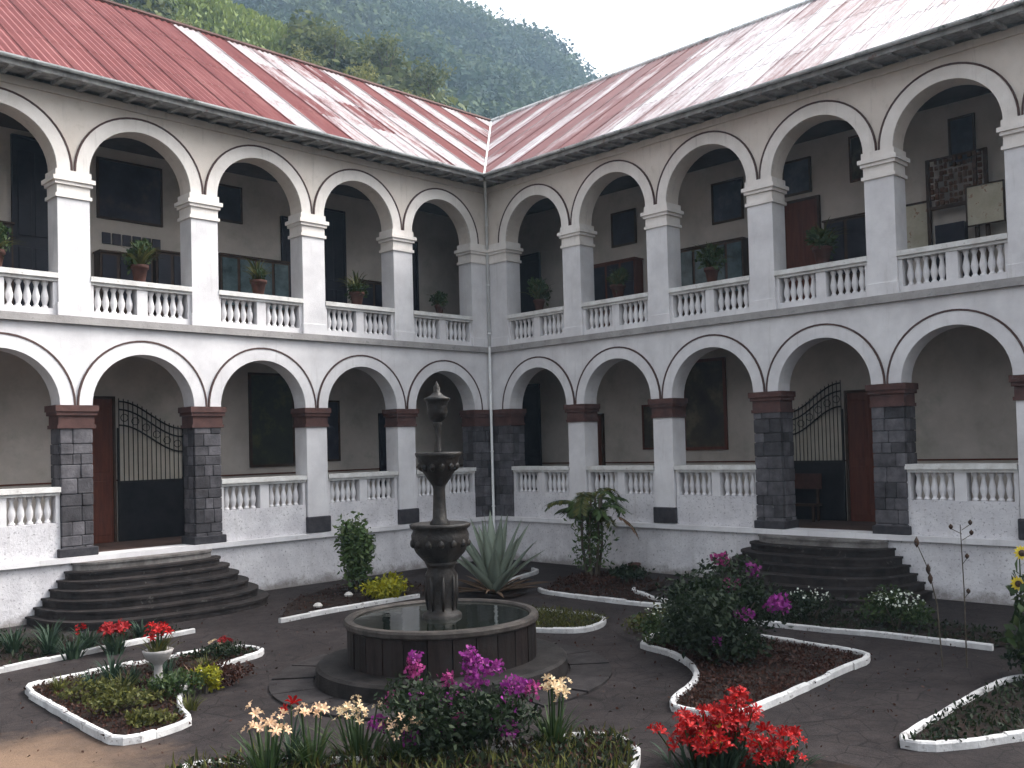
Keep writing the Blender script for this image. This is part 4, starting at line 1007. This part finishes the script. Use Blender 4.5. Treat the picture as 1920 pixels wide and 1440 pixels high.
bb = [((-16.0,-8.2,0),(.35,.4,.17),'leafolive','olive clump at the left corner of the front left bed'), ((-15.9,-9.3,0),(.4,.4,.17),'leafolive','yellowish low clump near the front edge of the front left bed'),
      ((-15.9,-10.1,0),(.3,.25,.12),'leafolive','small clump at the front tip of the front left bed'), ((-15.1,-9.1,0),(.4,.35,.2),'leaf','green low clump in the middle of the front left bed'),
      ((-14.6,-9.0,0),(.18,.18,.2),'leafyellow','little yellow-green clump by the inner kerb curve'), ((-13.3,-7.0,0),(.45,.3,.13),'leafdark','dark ground cover at the pointed end of the front left bed'),
      ((-14.1,-8.6,0),(.4,.4,.15),'leafbrown','brown withered growth at the foot of the urn')]
for (x, y, h_, m_), tx in zip([(-15.6,-8.3,.42,'leafolive'),(-14.6,-7.7,.38,'strap'),(-15.7,-7.4,.35,'strap'),(-15.3,-9.9,.26,'leafolive'),(-14.5,-8.5,.34,'agavedry'),(-13.9,-7.6,.28,'leafolive'),(-16.1,-7.2,.30,'leafolive')],
        ['between the olive clumps of the front left bed','just behind the urn to its right','near the back kerb of the front left bed','at the front tip of the front left bed','dry and pale, at the foot of the urn','halfway to the pointed end of the front left bed','at the back left corner of the front left bed']):
    tuft((x,y,.04), 'small grassy tuft '+tx, 50, h_, m_, .8, .025)
for (p, r_, mt_, lb) in bb: bush(p, lb, (r_[0]*1.25, r_[1]*1.25, r_[2]*1.15), 900, .07, mt_, 'low_bush', 'bush', 3, 'low bushes')
lily_clump((-13.1,-6.75,0), 'dark red leaved plant at the pointed end of the front left bed', 'darkredflower', 4, .34, .12, .10, 'leafbrown', 2, 'plant', 40, None, 'red_leaf_plant')
# grass of bed E and litter of bed G
def scatter(name, poly, n, size, mt, label, cat, zc=.09, up=1.2, asp=.2):
    xs = [p[0] for p in poly]; ys = [p[1] for p in poly]; P = []
    while len(P) < n:
        x, y = random.uniform(min(xs),max(xs)), random.uniform(min(ys),max(ys)); ins = False; j = len(poly)-1
        for i in range(len(poly)):
            if (ys[i] > y) != (ys[j] > y) and x < (xs[j]-xs[i])*(y-ys[i])/(ys[j]-ys[i])+xs[i]: ins = not ins
            j = i
        if ins: P.append((x, y, zc-.01+random.uniform(-.01,.03)))
    o = leafobj(name, np.array(P), size, MT[mt], None, asp, up); tag(o, label, cat, kind='stuff'); return o
scatter('grass', BE, 1600, .11, 'leafolive', 'short olive grass filling the small bed right of the fountain', 'grass')
scatter('leaf_litter', BG, 9000, .055, 'leafbrown', 'brown and reddish leaf litter covering the large right bed', 'leaf litter', .06, .2, .6)
scatter('ground_cover', BA, 3500, .06, 'leafbrown', 'low dark ground cover in the front left bed', 'ground cover', .07, .5, .5)
scatter('ground_cover', BBp, 3000, .12, 'leafdark', 'dark ground cover filling the bed by the left wall', 'ground cover', .08, 1.2, .3)
scatter('ground_cover', BI, 5500, .085, 'leafdark', 'dark leafy ground cover in the nearest bed', 'ground cover', .10, .8, .5)
scatter('dry_ground_cover', BI, 3000, .07, 'leafbrown', 'reddish brown dry leaves among the green of the nearest bed', 'leaf litter', .12, .6, .45)
scatter('grass', BI, 2200, .16, 'leafolive', 'olive grass blades standing in the nearest bed', 'grass', .10, 2.2, .12)
scatter('ground_cover', BC, 900, .06, 'leafbrown', 'sparse brown litter in the bed behind the fountain', 'leaf litter', .06, .3, .5)
scatter('fallen_leaves', [(-18,-18),(-3,-18),(-3,-2),(-18,-2)], 1400, .05, 'leafbrown', 'fallen leaves scattered over the dark courtyard paving', 'leaves', .014, .2, .6)
scatter('ground_cover', BF, 1800, .07, 'leafbrown', 'brown undergrowth filling the bed by the right wall', 'ground cover', .07, .6, .4)
scatter('ground_cover', BH, 1500, .08, 'leafdark', 'dark low growth in the narrow bed before the right steps', 'ground cover', .07, .8, .4)
scatter('ground_cover', BJ, 2500, .08, 'leafdark', 'dark low growth in the bed at the right edge', 'ground cover', .07, .8, .4)
# loose white stones by the back left bed
for (x, y), lb in (((-7.9,-3.1),'pale rough rock left of the green shrub'), ((-9.3,-3.9),'small pale rock on the soil of the bed behind the fountain')):
    m = MB(); m.lathe([(.0,0),(.10,.02),(.12,.06),(.07,.11),(.0,.13)], 6, cap=False); tag(m.build('rock', MT['whitestone'], None, (x,y,.05)), lb, 'rock', 'pale rocks in the beds')
# tall seed stalks, sunflowers at right edge
sk = thing('seed_stalk', 'tall thin dark seed stalk before the right wall', 'plant', (-6.1,-17.3,0), 'tall stalks at the right')
stem_mesh([(0,0,0),(.01,.0,1.2),(0,.02,2.25)], .012, .007).build('stem', MT['bark'], sk)
for (dx, z) in ((-.12,2.22),(.1,2.28),(.11,2.12),(.05,1.75),(.05,1.2)):
    m = MB(); m.lathe([(.0,-.05),(.03,-.02),(.035,.01),(.0,.05)], 7, cap=False); put('seed_head', m.mesh('seed_head', MT['darkwood'], smooth=True), sk, (dx,-dx,z))
    m = MB(); m.tube([(0,0,z-.12),(dx,-dx,z-.03)], .006, 4); m.build('twig', MT['bark'], sk)
sk = thing('seed_stalk', 'shorter bent seed stalk left of the tall one', 'plant', (-6.3,-17.0,0), 'tall stalks at the right')
stem_mesh([(0,0,0),(.0,.05,1.0),(-.12,.12,1.55),(-.25,.25,2.0)], .012, .007).build('stem', MT['bark'], sk)
for z, dx in ((1.98,-.24),(1.55,-.12),(1.4,-.1)):
    m = MB(); m.lathe([(.0,-.09),(.035,-.03),(.04,.02),(.0,.1)], 7, cap=False); put('seed_head', m.mesh('seed_head', MT['darkwood'], smooth=True), sk, (dx,-dx,z))
sf = thing('sunflower_plant', 'tall yellow sunflowers cut by the right edge of the view', 'sunflower', (-6.45,-18.25,0))
for (dx, z) in ((0,1.9),(.12,1.62),(-.05,1.45)):
    stem_mesh([(0,0,0),(dx*.4,-dx*.4,z*.5),(dx,-dx,z)], .014, .009).build('stem', MT['leaf'], sf)
    put('flower', petal_flower(.20, 12, .15, MT['yellowflower']), sf, (dx-.03,-dx-.03,z), (R(80),0,R(-45)))
    m = MB(); m.lathe([(.0,-.02),(.05,-.015),(.05,.0),(.0,.015)], 10, cap=False); put('seed_disc', m.mesh('seed_disc', MT['darkwood']), sf, (dx-.06,-dx-.06,z), (R(80),0,R(-45)))
leafobj('leaves', np.column_stack([rng.normal(0,.08,120), rng.normal(0,.08,120), .2+1.4*rng.random(120)]), .2, MT['leaf'], sf, .6)

# potted plants on the upper handrails
random.seed(60)
pp = None
def pot_plant(Mx, u, label, big=1.0, red=False, first=[]):
    loc = Mx(u, .19, 7.942)
    if not first:
        o = thing('potted_plant', label, 'potted plant', loc, 'potted plants on the upper balustrades')
        m = MB(); m.lathe([(.09,0),(.10,.02),(.14,.22),(.165,.23),(.165,.29),(.13,.29),(.11,.24),(.0,.24)], 14, cap=False); m.build('pot', MT['terracotta'], o, smooth=True)
        strap_part('leaves', 40, .5, .05, MT['leafolive'], o, (0,0,.24), spread=.9, droop=.3, base_r=.05)
        leafobj('foliage', blob_pts(420, (0,0,.50), (.30,.30,.30), .2, 9, .5), .11, MT['leaf'], o)
        first.append(o); return o
    c = copy_thing(first[0], loc, label, random.uniform(0,6), big)
    for ch in c.children:
        if ch.name.startswith('leaves'): ch.scale = (random.uniform(.7,1.2), random.uniform(.7,1.2), random.uniform(.7,1.5)); ch.rotation_euler.z = random.uniform(0,6)
        if ch.name.startswith('foliage'): ch.scale = (random.uniform(.5,1.1), random.uniform(.5,1.1), random.uniform(.6,1.25)); ch.rotation_euler.z = random.uniform(0,6)
        if ch.name.startswith('pot'): ch.scale = (random.uniform(.85,1.1),)*2+(1.0,)
    return c
ordn = ['nearest the corner', 'second from the corner', 'third from the corner', 'fourth from the corner', 'fifth from the corner']
for Mx, P, s in ((ML, PL, 'left'), (MR, PR, 'right')):
    for k in range(5):
        if s == 'right' and k == 4: continue
        pot_plant(Mx, (P[k]+P[k+1])/2, 'clay pot with green plant on the upper %s balustrade, %s' % (s, ordn[k]), (1.25,1.35,1.4,1.5,1.4)[k])

# ------------------------------------------------------------------ hill, far wood and slope trees
fd = np.array([Fv.x, Fv.y]); fd /= np.linalg.norm(fd); rd = np.array([fd[1], -fd[0]])
def crest(r): return np.clip(147 - .62*(r-26.6) - .0009*np.clip(r-26.6,0,None)**2, -4, 260)
def hill_h(w_, r):
    hc = crest(r)
    t = np.clip((w_-95)/285, 0, None)
    h = np.where(t <= 1, hc*np.clip(t,0,1)**1.08, hc*(1-.25*(t-1)))
    bumps = 6*np.sin(w_*.045+r*.03)*np.sin(r*.05-.8) + 4*np.sin(w_*.09-r*.07)+2*np.sin(r*.16+w_*.05)
    h = h + bumps*np.clip(t*3,0,1)*np.clip(hc/60,0,1)
    # nearer spur behind the left roof
    near = (51 - .46*(r+8))*(1/(1+np.exp((r-2)/5.)))
    near = np.clip(near, -4, 120)*np.exp(-((w_-128)/34.)**2)
    return np.maximum(h, near) - 2
ws = np.concatenate([np.linspace(70,200,66), np.linspace(204,700,100)]); rs_ = np.linspace(-420,330,190)
Wg, Rg = np.meshgrid(ws, rs_, indexing='ij'); Hg = hill_h(Wg, Rg)
Hg += rng.normal(0,.5,Hg.shape)
X = CAM.x + fd[0]*Wg + rd[0]*Rg; Y = CAM.y + fd[1]*Wg + rd[1]*Rg
V = np.stack([X, Y, Hg], -1).reshape(-1,3); nr = len(rs_)
i, j = np.meshgrid(np.arange(len(ws)-1), np.arange(nr-1), indexing='ij'); a = (i*nr+j).ravel()
Fq = np.stack([a, a+nr, a+nr+1, a+1], 1)[:, ::-1]
hill = put('hillside', npmesh('hillside', V, Fq, MT['hill'])); tag(hill, kind='structure'); hill.data.polygons.foreach_set('use_smooth', [True]*len(hill.data.polygons))
def wood(n, wr, rr2, cr, nl, size, mt, name, label, cond=None):
    w_ = rng.uniform(*wr, n); r = w_*rng.uniform(*rr2, n); 
    h = hill_h(w_, r)
    keep = h > 8
    if cond is not None: keep &= cond(w_, r)
    w_, r, h = w_[keep], r[keep], h[keep]; n = len(w_)
    c = np.stack([CAM.x+fd[0]*w_+rd[0]*r, CAM.y+fd[1]*w_+rd[1]*r, h], 1)
    s = cr*(.55+.9*rng.random(n)**1.5)
    d = rng.normal(size=(n,nl,3)); d /= np.linalg.norm(d,axis=2)[:,:,None]; d[:,:,2] = np.abs(d[:,:,2])*1.25
    P = c[:,None,:] + d*(.6+.5*rng.random((n,nl,1)))*s[:,None,None]
    P = P.reshape(-1,3); dr = d.reshape(-1,3)
    nn = len(P); o_ = rng.normal(size=(nn,3)); q = np.cross(dr+.7*rng.normal(size=(nn,3)), o_); q /= np.linalg.norm(q,axis=1)[:,None]; p2 = np.cross(dr+.5*rng.normal(size=(nn,3)), q); p2 /= np.linalg.norm(p2,axis=1)[:,None]
    L_ = (size*(.6+.8*rng.random(nn)))[:,None]
    V = np.stack([P-q*L_, P+p2*L_*.6, P+q*L_, P-p2*L_*.6],1).reshape(-1,3)
    o = put(name, npmesh(name, V, np.arange(4*nn).reshape(-1,4), MT[mt])); tag(o, label, 'forest', kind='stuff'); return o
meadow_c = lambda w_, r: (w_ < 165) & (r < -28)
wood(8500, (150,430), (-.62,.36), 5.6, 60, .95, 'farleaf', 'far_forest', 'dense hazy forest covering the hillside behind the roofs')
wood(1500, (98,150), (-.50,.02), 2.6, 40, .55, 'nearleaf', 'slope_scrub', 'sunlit scrub on the near slope above the left roof', lambda w_, r: ((r/w_ > -.245) | (r/w_ < -.385)))
# meadow strip
n = 26000; w_ = rng.uniform(100,150,n); r = w_*rng.uniform(-.42,-.22,n); h = hill_h(w_, r)
P = np.stack([CAM.x+fd[0]*w_+rd[0]*r, CAM.y+fd[1]*w_+rd[1]*r, h], 1)
tag(leafobj('meadow_grass', P, 1.0, MT['meadow'], None, .5, 1.5), 'bright green grass patch on the slope above the left roof', 'grass', kind='stuff')

def tree_proto(mt, label, cat='tree', h=9, r=3.2, n=900, size=.55):
    o = thing('slope_tree', label, cat, (0,0,0), 'trees on the slope behind the left roof')
    leafobj('crown', blob_pts(n, (0,0,h*.62), (r,r,h*.42), .3, 12, .5), size, MT[mt], o)
    m = MB(); m.tube([(0,0,-1),(.1,0,h*.3),(.2,.1,h*.7)], [.22,.17,.06], 7); m.build('trunk', MT['bark'], o)
    for k in range(4):
        a = k*1.6; m = MB(); m.tube([(.1,0,h*.3),(r*.4*math.cos(a),r*.4*math.sin(a),h*.55),(r*.7*math.cos(a),r*.7*math.sin(a),h*.72)], [.09,.06,.02], 5); m.build('limb', MT['bark'], o)
    return o
def tloc(px, w_):   # direction given as tangent right of the view axis, distance in metres
    r_ = w_*px; z = float(hill_h(np.array([w_]), np.array([r_]))[0]); return (CAM.x+fd[0]*w_+rd[0]*r_, CAM.y+fd[1]*w_+rd[1]*r_, z)
tr = [(-.40,118,0,'dark rounded tree at the top left above the roof',.9),(-.365,112,1,'yellow-green tree left of the meadow patch',.55),(-.44,116,0,'bushy tree nearest the left edge of the slope',.9),
      (-.235,112,1,'bright yellow tree right of the meadow patch',.75),(-.205,116,0,'green tree behind the streaked part of the left roof',.8),(-.178,112,1,'pale yellow-green tree over the middle of the left roof',.85),
      (-.15,118,0,'dark green tree right of the middle of the left roof',.95),(-.128,112,1,'yellowish tree above the right half of the left roof',.8),(-.105,120,0,'green tree a third of the way to the roof valley',.9),
      (-.085,114,1,'small yellow-green tree near the roof valley',.6),(-.062,118,0,'last green tree before the roof valley',.7),(-.30,150,0,'lone dark tree standing beyond the meadow patch',.8),(-.33,155,0,'dark tree beyond the left end of the meadow',1.0),(-.27,152,0,'dark tree beyond the right end of the meadow',1.0)]
protos = {}
for (px, w_, k, lb, s_) in tr:
    if k not in protos:
        protos[k] = tree_proto(('nearleaf','yellowleaf')[k], lb); protos[k].location = tloc(px, w_); protos[k].scale = (s_,)*3
    else: copy_thing(protos[k], tloc(px, w_), lb, random.uniform(0,6), s_)
wp = tloc(-.33, 140)
sp_ = thing('white_post', 'tiny white post on the slope beyond the left roof', 'post', wp); m = MB(); m.lathe([(.25,0),(.25,1.6),(.0,1.9)], 8); m.build('post', MT['metalwhite'], sp_)

# ------------------------------------------------------------------ haze
HZ = 0.00042
me = bpy.data.meshes.new('haze'); me.from_pydata([(x,y,z) for z in (-1.05,290) for y in (-500,720) for x in (-500,720)], [], [(0,2,3,1),(4,5,7,6),(0,1,5,4),(2,6,7,3),(0,4,6,2),(1,3,7,5)])
hm = bpy.data.materials.new('haze_air'); hm.use_nodes = True; t = hm.node_tree
for n_ in list(t.nodes):
    if n_.type == 'BSDF_PRINCIPLED': t.nodes.remove(n_)
pv = t.nodes.new('ShaderNodeVolumePrincipled'); pv.inputs['Color'].default_value = (.55,.76,1.0,1); pv.inputs['Density'].default_value = HZ; pv.inputs['Anisotropy'].default_value = .3
t.links.new(pv.outputs[0], t.nodes['Material Output'].inputs['Volume'])
me.materials.append(hm); tag(put('haze', me), 'thin pale haze filling the valley air', 'haze', kind='stuff')
